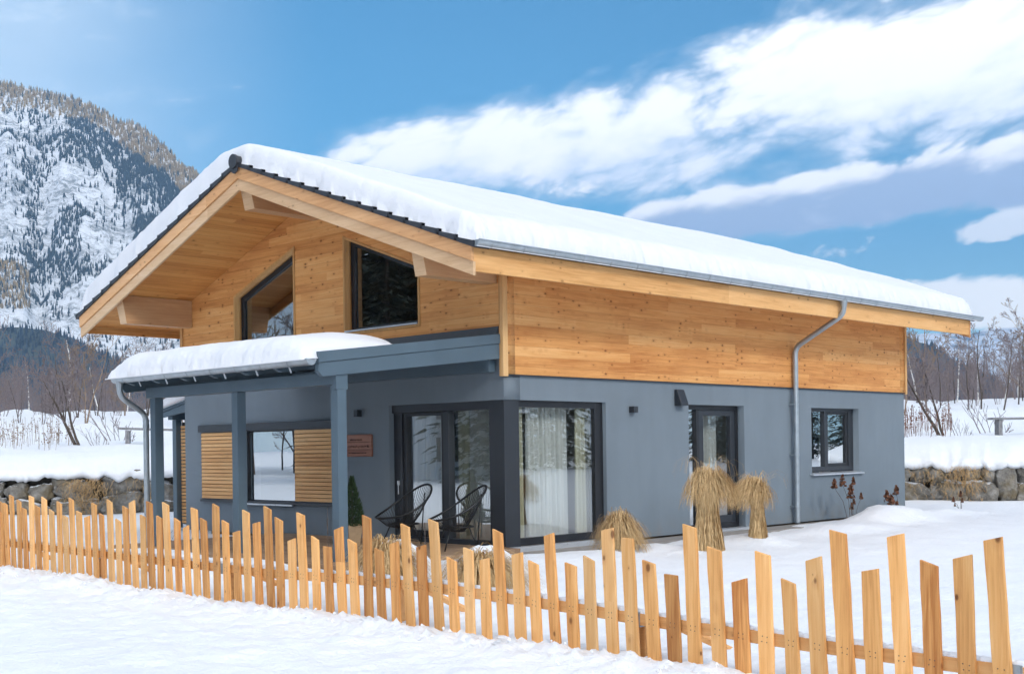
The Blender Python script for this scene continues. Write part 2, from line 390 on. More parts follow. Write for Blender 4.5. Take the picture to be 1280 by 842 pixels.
# roof: soffit, boards, tiles
ye0, ye1 = -OE+.06, W+OE-.06
def roofband(o0, o1, y0, y1, x0, x1):
    mb = MB()
    for a, b in ((y0, YR), (YR, y1)):
        mb.prism([(a,zt(a,o0)),(b,zt(b,o0)),(b,zt(b,o1)),(a,zt(a,o1))], 'x', x0, x1)
    return mb
roofband(.10,.285,ye0,ye1,-OV+.075,OVR-.075).build('soffit', M['soffit'], house)
for a, b in ((-OE-.02, YR-.001), (YR+.001, W+OE+.02)):
    MB().prism([(a,zt(a,.085)),(b,zt(b,.085)),(b,zt(b,.285)),(a,zt(a,.285))], 'x', -OV, -OV+.045).build('bargeboard', M['barge'], house, bevel=.004)
    MB().prism([(a,zt(a,.288)),(b,zt(b,.288)),(b,zt(b,.475)),(a,zt(a,.475))], 'x', -OV+.028, -OV+.073).build('bargeboard', M['barge_pale'], house, bevel=.004)
    MB().prism([(a,zt(a,.085)),(b,zt(b,.085)),(b,zt(b,.475)),(a,zt(a,.475))], 'x', OVR-.045, OVR).build('bargeboard', M['barge'], house, bevel=.004)
ef = -OE+.02
MB().box(-OV+.046,OVR-.046,ef-.025,ef+.025,3.89,zt(ef,.105)).build('fascia', M['fascia'], house, bevel=.004)
ef2 = W+OE-.02
MB().box(-OV+.075,OVR-.046,ef2-.025,ef2+.025,3.89,zt(ef2,.105)).build('fascia', M['fascia'], house, bevel=.004)
# purlins with slanted planed ends
def purlin(y0, y1, ztop0, ztop1, zb, xe):
    mb = MB()
    vs = []
    for y, zz in ((y0,ztop0),(y1,ztop1)):
        vs += [(xe,y,zz),(xe+.10,y,zb),(-P-.005,y,zb),(-P-.005,y,zz)]
    mb.add(vs, [(0,1,2,3)], 0); mb.add(vs, [(7,6,5,4)], 0); mb.add(vs, [(0,3,7,4),(1,5,6,2),(3,2,6,7)], 0); mb.add(vs, [(0,4,5,1)], 1)
    bm_o = mb.build('purlin', [M['purlin'], M['purlin_end']], house); 
    bm = bmesh.new(); bm.from_mesh(bm_o.data); bmesh.ops.remove_doubles(bm, verts=bm.verts, dist=1e-4); bmesh.ops.recalc_face_normals(bm, faces=bm.faces); bm.to_mesh(bm_o.data); bm.free()
purlin(4.30,4.58, zt(4.30,.30), zt(4.58,.30), 5.53, -1.53)
purlin(8.58,8.82, zt(8.58,.30), zt(8.82,.30), 3.98, -1.53)
purlin(.08,.32, zt(.08,.30), zt(.32,.30), 3.98, -1.53)
MB().prism([(.08,zt(.08,.3)),(.32,zt(.32,.3)),(.32,4.02),(.08,4.02)], 'x', L+P+.005, OVR-.9).build('purlin', M['purlin'], house)

# tiles: dark sheet with a row of stepped verge tiles at both gables
tl = roofband(.03,.082,-OE-.06,W+OE+.06,-OV+.02,OVR-.02)
def verge(x0, x1, y_start, y_end, n):
    for i in range(n):
        a = y_start+(y_end-y_start)*i/n; b = y_start+(y_end-y_start)*(i+1.12)/n
        za, zb = ZR-SL*abs(a-YR), ZR-SL*abs(b-YR)
        tl.prism([(a,za-.035),(b,zb-.0),(b,zb-.088),(a,za-.088)] if True else [], 'x', x0, x1)
        # rounded lip of each tile
        tl.prism([(b-.02*(1 if y_end>y_start else -1),zb+.012),(b,zb+.004),(b,zb-.06),(b-.02*(1 if y_end>y_start else -1),zb-.05)], 'x', x0-.006, x1)
for x0, x1 in ((-OV-.03,-OV+.25),(OVR-.25,OVR+.02)):
    verge(x0,x1,YR-.02,-OE-.06,16); verge(x0,x1,YR+.02,W+OE+.06,16)
tiles = tl.build('roof_tiles', M['tile'], house)
rc = MB(); rc.tube([(-OV-.06,YR,ZR-.02),(-OV+.3,YR,ZR-.02),(OVR+.02,YR,ZR-.02)], .105, 14)
rc.tube([(-OV-.085,YR,ZR-.02),(-OV-.045,YR,ZR-.02)], [.12,.12], 14)
rc.prism([(YR-.10,ZR-.02),(YR+.10,ZR-.02),(YR+.085,ZR-.18),(YR,ZR-.22),(YR-.085,ZR-.18)], 'x', -OV-.06, -OV-.032)
rc.build('ridge_cap', M['tile'], tiles, smooth=False)

# eave gutters
def gutter(parent, x0, x1, yc, zc, r, axis='x', seams=(), mat=None, name='gutter', a0=180, a1=360):
    mb = MB(); prof = []; n = 14
    for i in range(n+1):
        q = R(a0+(a1-a0)*i/n); prof.append((yc+r*math.cos(q), zc+r*math.sin(q)))
    for i in range(n+1):
        q = R(a1-(a1-a0)*i/n); prof.append((yc+(r-.008)*math.cos(q), zc+(r-.008)*math.sin(q)+.001))
    mb.prism(prof, axis, x0, x1)
    for e in (-1,1):    # rolled lip
        p0 = {'x': (x0, yc+e*r, zc), 'y': (yc+e*r, x0, zc)}[axis]; p1 = {'x': (x1, yc+e*r, zc), 'y': (yc+e*r, x1, zc)}[axis]
        mb.tube([p0,p1], .011, 8)
    cap = [(yc+(r-.002)*math.cos(R(a0+(a1-a0)*i/n)), zc+(r-.002)*math.sin(R(a0+(a1-a0)*i/n))) for i in range(n+1)]
    mb.prism(cap, axis, x0-.004, x0+.004); mb.prism(cap, axis, x1-.004, x1+.004)
    g = mb.build(name, mat or M['zinc'], parent)
    for p, q in zip(g.data.polygons, range(10**6)):
        pass
    for sx in seams:
        sb = MB(); pr = []
        for i in range(n+1):
            qq = R(a0+(a1-a0)*i/n); pr.append((yc+(r+.006)*math.cos(qq), zc+(r+.006)*math.sin(qq)))
        for i in range(n+1):
            qq = R(a1-(a1-a0)*i/n); pr.append((yc+(r+.0005)*math.cos(qq), zc+(r+.0005)*math.sin(qq)))
        sb.prism(pr, axis, sx-.012, sx+.012); sb.build('gutter_bracket', mat or M['zinc'], g)
    return g
gy = -OE-.105
gutter(house, -OV-.02, OVR+.32, gy, 4.285, .082, 'x', [(-OV+.25)+.62*i for i in range(25)])
gutter(house, -OV-.02, OVR+.32, W+OE+.105, 4.285, .082, 'x', [])

# downpipe on the long wall
def arc_pts(pts, r=.12, n=5):
    pts = [Vector(p) for p in pts]; out = [pts[0]]
    for i in range(1, len(pts)-1):
        a = (pts[i-1]-pts[i]).normalized(); b = (pts[i+1]-pts[i]).normalized()
        p0 = pts[i]+a*r; p2 = pts[i]+b*r
        for k in range(n+1):
            u = k/n; out.append(p0*(1-u)**2+pts[i]*2*u*(1-u)+p2*u*u)
    out.append(pts[-1]); return out
mb = MB(); mb.tube(arc_pts([(7.95,gy,4.22),(7.95,gy,3.96),(7.95,-.11,3.40),(7.95,-.11,.0)], .14), .052, 12)
for zz in (.26,): mb.tube([(7.95,-.11,zz-.03),(7.95,-.11,zz+.03)], .058, 12)
mb.tube([(7.95,gy,4.22),(7.95,gy,4.10)], [.075,.053], 12)
dp = mb.build('downpipe', M['zinc'], house, smooth=False)
for zz in (.32, 1.32, 2.3):
    MB().tube([(7.95,-.11,zz-.015),(7.95,-.11,zz+.015)], .060, 12).box(7.86,7.89,-.13,-.005,zz-.012,zz+.012).build('pipe_clip', M['zinc'], dp)

# ---- windows and doors
def rect_frame(mb, axis, pos, th, a0, a1, b0, b1, w):
    """frame ring: bars w wide; a = horizontal coord, b = z"""
    def bx(p0,p1,q0,q1):
        if axis == 'x': mb.box(pos, pos+th, p0, p1, q0, q1)
        else: mb.box(p0, p1, pos, pos+th, q0, q1)
    wl, wr, wb, wt = w
    bx(a0,a0+wl,b0,b1); bx(a1-wr,a1,b0,b1); bx(a0+wl,a1-wr,b0,b0+wb); bx(a0+wl,a1-wr,b1-wt,b1)
def pane(axis, pos, a0, a1, b0, b1, parent, mat):
    e = .006
    mb = MB()
    if axis == 'x': mb.add([(pos,a0,b0),(pos,a1,b0),(pos,a1,b1),(pos,a0,b1)], [(0,1,2,3)])
    else: mb.add([(a0,pos,b0),(a1,pos,b0),(a1,pos,b1),(a0,pos,b1)], [(0,1,2,3)])
    return mb.build('pane', mat, parent, recalc=False)

# corner post and header panel (dark cladding round the glass corner)
MB().box(.018,.34,.018,.34,.02,2.248).build('corner_post', M['anthra'], house, bevel=.004)

# sliding door in the gable: y .34 .. 2.65
sd = empty('sliding_door', (.1,1.5,0), house)
mb = MB(); rect_frame(mb,'x',.10,.16,.342,2.648,.02,2.248,(.08,.20,.10,.13))
mb.box(.10,.26,1.335,1.455,.12,2.118)
mb.box(.06,.0995,.342,2.648,2.12,2.248)
mb.build('frame', M['anthra'], sd, bevel=.003)
mb = MB(); rect_frame(mb,'x',.125,.10,1.456,2.447,.125,2.115,(.07,.09,.10,.05)); mb.build('door_leaf', M['black'], sd, bevel=.003)
pane('x',.19,1.53,2.355,.225,2.065,sd,M['glass_slide']); pane('x',.17,.425,1.333,.125,2.115,sd,M['glass_slide'])
MB().box(.06,.12,2.515,2.54,.95,1.02).box(.07,.085,2.52,2.535,.80,1.02).build('handle', M['alu'], sd, bevel=.003)
MB().box(-.04,.098,.0,2.645,-.04,.018).build('threshold', M['alu'], sd, bevel=.004)

# big fixed glazing in the long wall: x .34 .. 2.35
fw = empty('picture_window', (1.3,.1,0), house)
mb = MB(); rect_frame(mb,'y',.07,.10,.342,2.348,.05,2.248,(.045,.20,.11,.10)); mb.build('frame', M['black'], fw, bevel=.003)
pane('y',.11,.387,2.148,.16,2.148,fw,M['glass'])
MB().box(.10,2.36,-.06,.068,.005,.045).box(.10,2.36,-.075,-.061,-.05,.045).build('sill', M['alu'], fw, bevel=.004)

# side door: x 4.60 .. 6.33
dd = empty('glazed_door', (5.45,.15,0), house)
mb = MB(); rect_frame(mb,'y',.14,.12,4.602,6.328,.02,2.248,(.05,.08,.09,.08)); mb.box(5.02,5.10,.14,.26,.11,2.168); mb.build('frame', M['black'], dd, bevel=.003)
mb = MB(); rect_frame(mb,'y',.155,.09,5.102,6.246,.112,2.166,(.15,.15,.13,.10)); mb.build('door_leaf', M['anthra'], dd, bevel=.003)
pane('y',.19,4.652,5.02,.11,2.168,dd,M['glass_dark']); pane('y',.20,5.252,6.096,.242,2.066,dd,M['glass'])
MB().box(5.16,5.185,.10,.156,1.0,1.16).box(5.16,5.26,.10,.118,1.14,1.16).build('handle', M['alu'], dd, bevel=.003)
MB().box(4.7,6.42,-.10,.138,-.03,.016).build('sill', M['alu'], dd, bevel=.005)

# small window
sw = empty('window', (9.65,.15,.93), house)
mb = MB(); rect_frame(mb,'y',.13,.11,8.702,10.588,.965,2.248,(.06,.20,.10,.07)); mb.box(9.42,9.54,.13,.24,1.065,2.178)
mb.build('frame', M['anthra'], sw, bevel=.003)
mb = MB(); rect_frame(mb,'y',.145,.07,9.541,10.387,1.066,2.177,(.04,.09,.06,.05)); mb.build('sash', M['black'], sw, bevel=.003)
pane('y',.18,8.762,9.42,1.065,2.178,sw,M['glass_dark']); pane('y',.18,9.581,10.297,1.126,2.127,sw,M['glass_dark'])
MB().prism([(-.075,.895),(-.075,.925),(.128,.955),(.128,.925)], 'x', 8.64, 10.68).build('sill', M['alu'], sw, bevel=.003)

# shutter window on the gable
sh = empty('shutter_window', (0,6.2,.6), house)
mb = MB(); rect_frame(mb,'x',.05,.10,5.252,6.848,.602,1.918,(.03,.03,.03,.03)); mb.build('frame', M['black'], sh, bevel=.003)
pane('x',.08,5.282,6.818,.632,1.888,sh,M['glass_dark'])
MB().box(-.095,-.002,3.95,8.33,1.915,2.05).build('lintel_cover', M['anthra'], sh, bevel=.004)
MB().box(-.075,-.002,3.95,8.31,.572,.618).build('bottom_rail', M['anthra'], sh, bevel=.003)
MB().box(-.115,-.076,5.22,6.95,.545,.575).build('sill', M['alu'], sh, bevel=.004)
def shutter(y0, y1):
    mb = MB(); rect_frame(mb,'x',-.055,.022,y0,y1,.622,1.912,(.014,.014,.014,.014)); n = 18
    mb2 = MB()
    for i in range(n):
        z0 = .640+i*.0705
        mb2.prism([(-.070,z0),(-.050,z0+.008),(-.046,z0+.066),(-.058,z0+.058)], 'y', y0+.016, y1-.016)
    o = mb.build('shutter', M['anthra'], sh); mb2.build('slats', M['slat'], o)
    MB().box(-.030,-.012,y0+.01,y1-.01,.63,1.90).build('backing', M['black'], o)
shutter(6.88, 8.27); shutter(3.98, 5.20)

# gable windows
def gable_window(poly, ytall, ylow):
    g = empty('gable_window', (0,(ytall+ylow)/2,3.5), house)
    def inset(poly, d):
        c = []
        n = len(poly); area = sum(poly[i][0]*poly[(i+1)%n][1]-poly[(i+1)%n][0]*poly[i][1] for i in range(n))
        s = 1 if area > 0 else -1
        for i in range(n):
            p0, p1, p2 = Vector(poly[i-1]), Vector(poly[i]), Vector(poly[(i+1)%n])
            e1 = (p1-p0).normalized(); e2 = (p2-p1).normalized()
            n1 = Vector((-e1.y,e1.x))*s; n2 = Vector((-e2.y,e2.x))*s
            k = (n1+n2)/(1+n1.dot(n2)); c.append(tuple(p1+k*d))
        return c
    plate('lining', inset(poly,-.022), [inset(poly,.018)], 'x', -P-.018, .24, M['reveal'], g)
    a = inset(poly,.0185); b = inset(poly,.10)
    plate('frame', a, [b], 'x', .10, .08, M['black'], g)
    mb = MB(); mb.add([(.14,p[0],p[1]) for p in b], [tuple(range(len(b)))]); mb.build('pane', M['glass_up'], g, recalc=False)
    y0, y1 = min(ytall,ylow), max(ytall,ylow)
    MB().box(-P-.035,.098,y0+.02,y1-.02,3.52,3.545).build('sill', M['alu'], g)
gable_window(gw1, 5.17, 7.07); gable_window(gw2, 3.73, 1.83)

# wall lamps and vent hood
def lamp(axis, a, z0, z1):
    if axis == 'x':
        l = MB().box(-.015,-.001,a-.05,a+.05,z0,z1).box(-.10,-.0151,a-.05,a+.05,z0,z1).build('wall_lamp', M['anthra'], house, bevel=.004)
    else:
        l = MB().box(a-.055,a+.055,-.11,-.001,z0,z1).build('wall_lamp', M['anthra'], house, bevel=.004)
lamp('x', 3.40, 2.085, 2.20); lamp('y', 3.0, 2.085, 2.19)
MB().prism([(-.001,2.22),(-.001,2.50),(-.06,2.50),(-.15,2.26),(-.15,2.22)], 'x', 4.19, 4.40).build('vent_hood', M['anthra'], house, bevel=.006)

# terrace canopy (lean-to of painted timber)
cn = empty('terrace_canopy', (-3,2.5,0), house)
MB_c = lambda: MB()
def zc(x): return 3.20+(x)*.125      # top of canopy roof sheet: 3.20 at wall, falls outward (x negative)
for yy in (.125, 2.48, 4.80):
    MB().box(-3.05,-2.90,yy-.075,yy+.075,-.02,2.392).build('post', M['petrol'], cn, bevel=.005)
MB().box(-3.06,-2.89,.13,4.98,2.395,2.56).build('beam', M['petrol'], cn, bevel=.005)
MB().box(-3.07,-2.88,.045,.125,2.33,2.60).build('beam_end_plate', M['petrol'], cn, bevel=.004)
MB().box(-.16,-.035,.14,5.1,2.66,2.90).build('wall_beam', M['petrol'], cn, bevel=.004)
for yy in (.95,1.75,2.55,3.35,4.15,4.92):
    MB().prism([(-3.40,zc(-3.4)-.07),(-.165,zc(-.165)-.07),(-.165,zc(-.165)-.22),(-3.30,zc(-3.3)-.20),(-3.40,zc(-3.4)-.15)], 'y', yy-.04, yy+.04).build('rafter', M['petrol'], cn, bevel=.003)
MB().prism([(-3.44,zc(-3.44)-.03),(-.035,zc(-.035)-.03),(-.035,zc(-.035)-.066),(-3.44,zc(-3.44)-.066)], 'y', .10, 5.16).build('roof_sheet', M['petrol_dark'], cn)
for y0, y1 in ((.02,.098),(5.162,5.23)):
    MB().prism([(-3.36,zc(-3.36)-.115),(-.035,zc(-.035)-.115),(-.035,zc(-.035)-.34),(-3.30,zc(-3.3)-.30),(-3.38,zc(-3.38)-.22)], 'y', y0, y1).build('verge_board', M['petrol'], cn, bevel=.004)
    MB().prism([(-3.37,zc(-3.37)+.03),(-.035,zc(-.035)+.03),(-.035,zc(-.035)-.112),(-3.37,zc(-3.37)-.112)], 'y', y0-.018, y1-.004).build('verge_flashing', M['petrol'], cn, bevel=.003)
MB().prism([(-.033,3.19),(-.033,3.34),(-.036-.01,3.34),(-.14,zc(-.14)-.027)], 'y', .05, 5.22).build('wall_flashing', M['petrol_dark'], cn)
cg = gutter(cn, .0, 5.14, -3.50, 2.70, .075, 'y', [.45+.62*i for i in range(8)])
for yy in (.72,1.5,2.3,3.1,3.9,4.7):
    MB().add([(-3.47,yy-.02,2.625),(-3.47,yy+.02,2.625),(-3.33,yy+.02,2.64),(-3.33,yy-.02,2.64),(-3.30,yy-.02,2.57),(-3.30,yy+.02,2.57),(-3.31,yy-.02,2.565),(-3.31,yy+.02,2.565)], [(0,1,2,3),(3,2,5,4)]).build('gutter_strap', M['zinc'], cg, recalc=False)
mb = MB(); mb.tube(arc_pts([(-3.50,5.0,2.66),(-3.50,5.0,2.42),(-3.02,5.06,2.14),(-3.02,5.06,-.02)], .12), .045, 12); mb.tube([(-3.5,5.0,2.66),(-3.5,5.0,2.55)], [.065,.046], 12)
mb.tube([(-3.02,5.06,1.93),(-3.02,5.06,1.99)], .051, 12).tube([(-3.02,5.06,2.02),(-3.02,5.06,2.06)], .051, 12)
mb.build('downpipe', M['zinc'], cn)

# entrance porch on the far side
pc = empty('porch', (1.2,9.5,0), house)
for px in (.36, 2.9): MB().box(px-.07,px+.07,9.80,9.94,-.02,2.20).build('post', M['petrol'], pc, bevel=.005)
MB().box(.2,3.1,9.78,9.95,2.202,2.34).build('beam', M['petrol'], pc, bevel=.004)
MB().prism([(W+.03,2.62),(10.12,2.42),(10.12,2.34),(W+.03,2.54)], 'x', .1, 3.2).build('roof_sheet', M['petrol'], pc)
MB().prism([(W+.005,2.54),(10.1,2.335),(10.1,2.25),(W+.005,2.36)], 'x', .12, .19).build('verge_board', M['petrol'], pc)
ss = MB()
for i in range(28):
    z0 = .08+i*.072; ss.box(.40,.42,9.02,9.795,z0,z0+.052)
sc_ = ss.build('slat_screen', M['slat'], pc); MB().box(.425,.44,9.0,9.79,.05,2.15).build('backing', M['black'], sc_)

# ------------------------------------------------------------------ snow on the roofs
def grid_mesh(name, xs, ys, top, bot, mat, smooth=True):
    """closed slab over a grid; top/bot are functions of (x, y)"""
    nx, ny = len(xs), len(ys); vs = []; fs = []
    for x in xs:
        for y in ys: vs.append((x,y,top(x,y)))
    o = nx*ny
    for x in xs:
        for y in ys: vs.append((x,y,bot(x,y)))
    for i in range(nx-1):
        for j in range(ny-1):
            a = i*ny+j; fs.append((a,a+ny,a+ny+1,a+1)); fs.append((o+a,o+a+1,o+a+ny+1,o+a+ny))
    for i in range(nx-1):
        a = i*ny; fs.append((a,o+a,o+a+ny,a+ny)); a = i*ny+ny-1; fs.append((a,a+ny,o+a+ny,o+a))
    for j in range(ny-1):
        a = j; fs.append((a,a+1,o+a+1,o+a)); a = (nx-1)*ny+j; fs.append((a,o+a,o+a+1,a+1))
    me = bpy.data.meshes.new(name); me.from_pydata(vs, [], fs); me.materials.append(mat)
    if smooth: me.polygons.foreach_set('use_smooth', [True]*len(me.polygons))
    return link(name, me)
def spaced(a, b, n, fine, k):
    """n steps from a to b with k extra fine ones at both ends"""
    e = [a+fine*i for i in range(k)]; f = [b-fine*i for i in range(k)][::-1]
    a2, b2 = e[-1]+fine, f[0]-fine
    return e+[a2+(b2-a2)*i/n for i in range(n+1)]+f
def rnd_edge(e, r): 
    e = min(max(e/r, 0), 1); return math.sqrt(max(0, 1-(1-e)**2))
def roof_top(x, y):
    d = abs(y-YR); base = ZR-SL*(math.sqrt(d*d+.07)-.22)
    ex0 = x-(-OV+.035)+.03*fbm(y*2.2,3.1)+.018*fbm(y*9,2.); ex1 = (OVR+.04)-x+.03*fbm(y*2.2,7.7)
    eg = y-(-OE-.085)+.03*fbm(x*2.6,1.7,0,3)+.02*fbm(x*7,y*11,5.)+.022*fbm(x*19,y*24,4.)-.10*max(0,fbm(x*.9,6.6)-.25); eg2 = (W+OE+.10)-y+.05*fbm(x*2.6,9.7)
    if min(ex0,ex1,eg,eg2) < 0: return zt(y)-.05
    T = (.365+.035*fbm(x*.4,y*.5))*(1+.40*sstep(YR,YR+.8,y))+.006*fbm(x*4,y*4)
    f = rnd_edge(min(ex0,ex1),.13)*rnd_edge(min(eg,eg2),.28)
    return min(base, zt(y)+.07)-.06+T*f+.012*fbm(x*7,y*7)*sstep(.35,.05,eg)
snow_r = grid_mesh('roof_snow', spaced(-OV-.02,OVR+.07,300,.011,26), spaced(-OE-.14,W+OE+.16,120,.018,24), roof_top, lambda x,y: zt(y)-.06, M['snow_roof'])
tag(snow_r, 'thick smooth white snow covering the main gable roof', 'snow')
centre_origin(snow_r, (6,YR,ZR-.3))
def can_top(x, y):
    ex0 = x-(-3.60)+.03*fbm(y*2.4,2.2)+.006*fbm(y*8,x*10,1.2)+.016*fbm(y*24,x*26,3.2); ex1 = (-1.30+.25*fbm(y*.7,8.2)-.45*sstep(1.6,0.,y))-x
    e0 = y-.045-max(0,(x+3.05)*.10)+.03*fbm(x*2,4.4); e1 = 5.18-y+.03*fbm(x*2,6.4)
    if min(ex0,ex1,e0,e1) < 0: return zc(x)-.045
    T = .315+.03*fbm(x*.8,y*.8,3.)+.004*fbm(x*4,y*4,1.)
    f = rnd_edge(ex0,.32)*rnd_edge(e0,.9)*rnd_edge(e1,.50)*rnd_edge(ex1,1.3)
    lump = (.008*fbm(x*8,y*8)+.010*fbm(x*18,y*18))*sstep(.22,.02,ex0)
    return zc(x)-.02+T*f+lump
cs = grid_mesh('canopy_snow', spaced(-3.64,-1.0,50,.022,14), spaced(.03,5.20,120,.022,14), can_top, lambda x,y: zc(x)-.06, M['snow_roof'])
tag(cs, 'rounded pillow of snow lying on the terrace canopy', 'snow'); centre_origin(cs, (-2.6,2.7,2.85))
def porch_top(x, y):
    e = min(x-.06, 3.24-x, 10.16-y); 
    return 2.62-(y-W)*.171+.26*rnd_edge(e,.28)+.01*fbm(x*3,y*3) if e > 0 else 2.60-(y-W)*.171
ps = grid_mesh('porch_snow', spaced(.04,3.26,20,.03,8), [W+.04+i*.04 for i in range(29)]+[10.14,10.16,10.18], porch_top, lambda x,y: 2.622-(y-W-.08)*.171-.03, M['snow_roof'])
tag(ps, 'small cushion of snow on the side porch roof behind the plaster wall', 'snow'); centre_origin(ps, (1.6,9.5,2.5))

# ------------------------------------------------------------------ things at the house
def curtain(axis, pos, a0, a1, z0, z1, mat, label, waves=9., amp=.045, seed=0):
    mb = MB(); n = int((a1-a0)*90)+8; rows = 8; vs = []; fs = []
    for i in range(n+1):
        a = a0+(a1-a0)*i/n; ph = 2*math.pi*waves*(a-a0)
        for j in range(rows+1):
            z = z0+(z1-z0)*j/rows; k = 1-.35*j/rows
            off = amp*k*(math.sin(ph+.8*fbm(a*2,seed*3.))+.5*math.sin(ph*2.3+seed+j*.05))
            vs.append((pos+off,a,z) if axis == 'x' else (a,pos+off,z))
    for i in range(n):
        for j in range(rows):
            q = i*(rows+1)+j; fs.append((q,q+rows+1,q+rows+2,q+1))
    o = mb.add(vs,fs).build('curtain', mat, None, True, recalc=False)
    tag(o, label, 'curtain'); centre_origin(o, (pos,(a0+a1)/2,z0) if axis=='x' else ((a0+a1)/2,pos,z0))
curtain('x',.33,1.50,2.42,.08,2.3,M['sheer'],'white curtain behind the left pane of the sliding door',8,.05,1)
curtain('x',.33,1.10,1.36,.08,2.3,M['cream'],'narrow cream curtain at the left of the right sliding-door pane',9,.04,2)
curtain('x',.34,.40,1.06,.08,2.3,M['sheer'],'white sheer curtain filling the right sliding-door pane',9,.05,3)
curtain('y',.34,.40,.72,.08,2.3,M['cream'],'cream curtain at the left edge of the large corner window',9,.045,4)
curtain('y',.36,.86,1.72,.08,2.3,M['sheer'],'wide white sheer curtain in the middle of the large corner window',8,.055,5)
curtain('y',.34,1.98,2.33,.08,2.3,M['cream'],'pale curtain strip at the right edge of the large corner window',9,.04,6)
curtain('y',.52,5.75,6.15,.08,2.3,M['sheer'],'white curtain behind the glazed side door',8,.04,7)
curtain('y',.50,9.85,10.25,.85,2.3,M['sheer'],'white curtain behind the small right-hand window',8,.035,8)

# name plaque with hand-burnt script in three rows (not legible in the photo)
pl = MB().box(-.045,-.004,3.06,3.86,1.42,1.79).build('name_plaque', M['plaque'], None, bevel=.006)
tag(pl, 'reddish wooden plaque with three rows of burnt script beside the sliding door', 'sign')
centre_origin(pl, (-.02,3.46,1.42))
sb = MB(); q = random.Random(3)
for row, (zz, hh, y0, y1) in enumerate(((1.70,.045,3.30,3.62),(1.585,.075,3.12,3.72),(1.48,.03,3.2,3.66))):
    y = y1
    while y > y0:
        w = hh*(.5+.5*q.random()); pts = []
        for k in range(6):
            pts.append((-.0465, y-w*k/5, zz+hh*(.5*math.sin(k*2.1+q.random()*2)*(1 if q.random()>.25 else 1.5))*.5))
        sb.tube(pts, .0042, 4); y -= w*1.25
for zz in (1.66,1.535): sb.tube([(-.0465,3.1,zz),(-.0465,3.8,zz+.004)], .003, 4)
sb.build('lettering', M['ink'], pl)

# acapulco style chairs
def acapulco(loc, rot, label):
    r = empty('lounge_chair', loc); r.rotation_euler = (0,0,rot); tag(r, label, 'chair', 'black cord lounge chairs on the terrace')
    def bl(mb, name, mat, smooth=True):
        o = mb.build(name, mat, None, smooth); o.parent = r; o.location = (0,0,0); return o
    # local: chair faces +x, ring tilted, back high at -x
    ring = []; n = 40; a_, b_ = .49, .45
    for i in range(n+1):
        q = 2*math.pi*i/n; u = math.cos(q)*a_; v = math.sin(q)*b_*(1-.08*math.cos(q))
        ring.append(Vector((u*.86+.0, v, .63-u*.50+.05*math.cos(2*q))))
    bl(MB().tube(ring, .017, 8, False), 'ring', M['black_cord'])
    low = [Vector((.02+.10*math.cos(2*math.pi*i/n)-.02, .12*math.sin(2*math.pi*i/n), .27)) for i in range(n+1)]
    bl(MB().tube(low, .010, 6, False), 'seat_ring', M['black_cord'])
    cd = MB(); N = 56
    for i in range(N):
        q = 2*math.pi*i/N; u = math.cos(q)*a_; v = math.sin(q)*b_*(1-.08*math.cos(q))
        p0 = Vector((u*.86, v, .63-u*.50+.05*math.cos(2*q))); p1 = Vector((.10*math.cos(q), .12*math.sin(q), .27))
        mid = (p0+p1)/2+Vector((0,0,-.045)); cd.tube([p0,mid,p1], .0042, 4, False)
    bl(cd, 'cords', M['black_cord'])
    for sx, sy in ((.26,.24),(.26,-.24),(-.30,0)):
        top = Vector((sx*.55,sy*.6,.34)); foot = Vector((sx,sy,.0))
        bl(MB().tube([top,foot], .011, 8), 'leg', M['black_cord'])
    bl(MB().tube([Vector((-.30,0,.0)),Vector((-.33,0,.42)),Vector((-.37,0,.80))], .010, 8), 'back_stay', M['black_cord'])
    hoop = [Vector((.26*math.cos(q_)*.9,.25*math.sin(q_),.335)) for q_ in [2*math.pi*i/24 for i in range(25)]]
    bl(MB().tube(hoop, .010, 6, False), 'frame_hoop', M['black_cord'])
acapulco((-.72,.27,.06), R(152), 'round black cord lounge chair nearest the dark corner post')
acapulco((-.70,1.50,.06), R(166), 'round black cord lounge chair in front of the left sliding-door pane')

# dwarf conifer in its planter
def add_tone(o, rng=None):
    me = o.data; at = me.attributes.new('tone', 'FLOAT', 'POINT'); return at
pt = empty('potted_conifer', (-1.12,2.22,.06)); tag(pt, 'slim dark green cone-shaped conifer in a tan planter beside the terrace post', 'plant')
mb = MB(); prof = [(0,.12),(.2,.15),(.30,.165),(.33,.15)]
nn = 9
vs = []; fs = []
for i,(z,r) in enumerate(prof):
    for j in range(nn):
        a = 2*math.pi*j/nn+.2; rr = r*(1+.10*math.sin(j*2.7+i)); vs.append((-1.12+rr*math.cos(a), 2.22+rr*math.sin(a), .06+z))
for i in range(len(prof)-1):
    for j in range(nn): fs.append((i*nn+j,i*nn+(j+1)%nn,(i+1)*nn+(j+1)%nn,(i+1)*nn+j))
fs.append(tuple(range(nn))[::-1]); fs.append(tuple(3*nn+j for j in range(nn)))
mb.add(vs,fs).build('planter', M['terracotta'], pt)
MB().tube([(-1.12,2.22,.40),(-1.12,2.22,1.05)], [.02,.006], 6).build('trunk', M['bark'], pt)
q = random.Random(5); mb = MB(); tone = []
for i in range(2600):
    h = q.random()**1.35; rr = .185*(1-h)**.8*(.55+.45*q.random()**.5)*(1+.2*math.sin(h*17+i%5)); a = q.random()*6.283
    p = Vector((-1.12+rr*math.cos(a), 2.22+rr*math.sin(a), .36+.74*h)); d = Vector((math.cos(a)*.5,math.sin(a)*.5,.9)).normalized()
    sd_ = d.cross(Vector((q.random()-.5,q.random()-.5,.2))).normalized(); l = .035+.03*q.random()
    mb.add([p-sd_*.009,p+sd_*.009,p+d*l], [(0,1,2)]); tone += [q.random()]*3
fo = mb.build('foliage', M['conifer'], pt, recalc=False); fo.data.attributes.new('tone','FLOAT','POINT').data.foreach_set('value', tone)

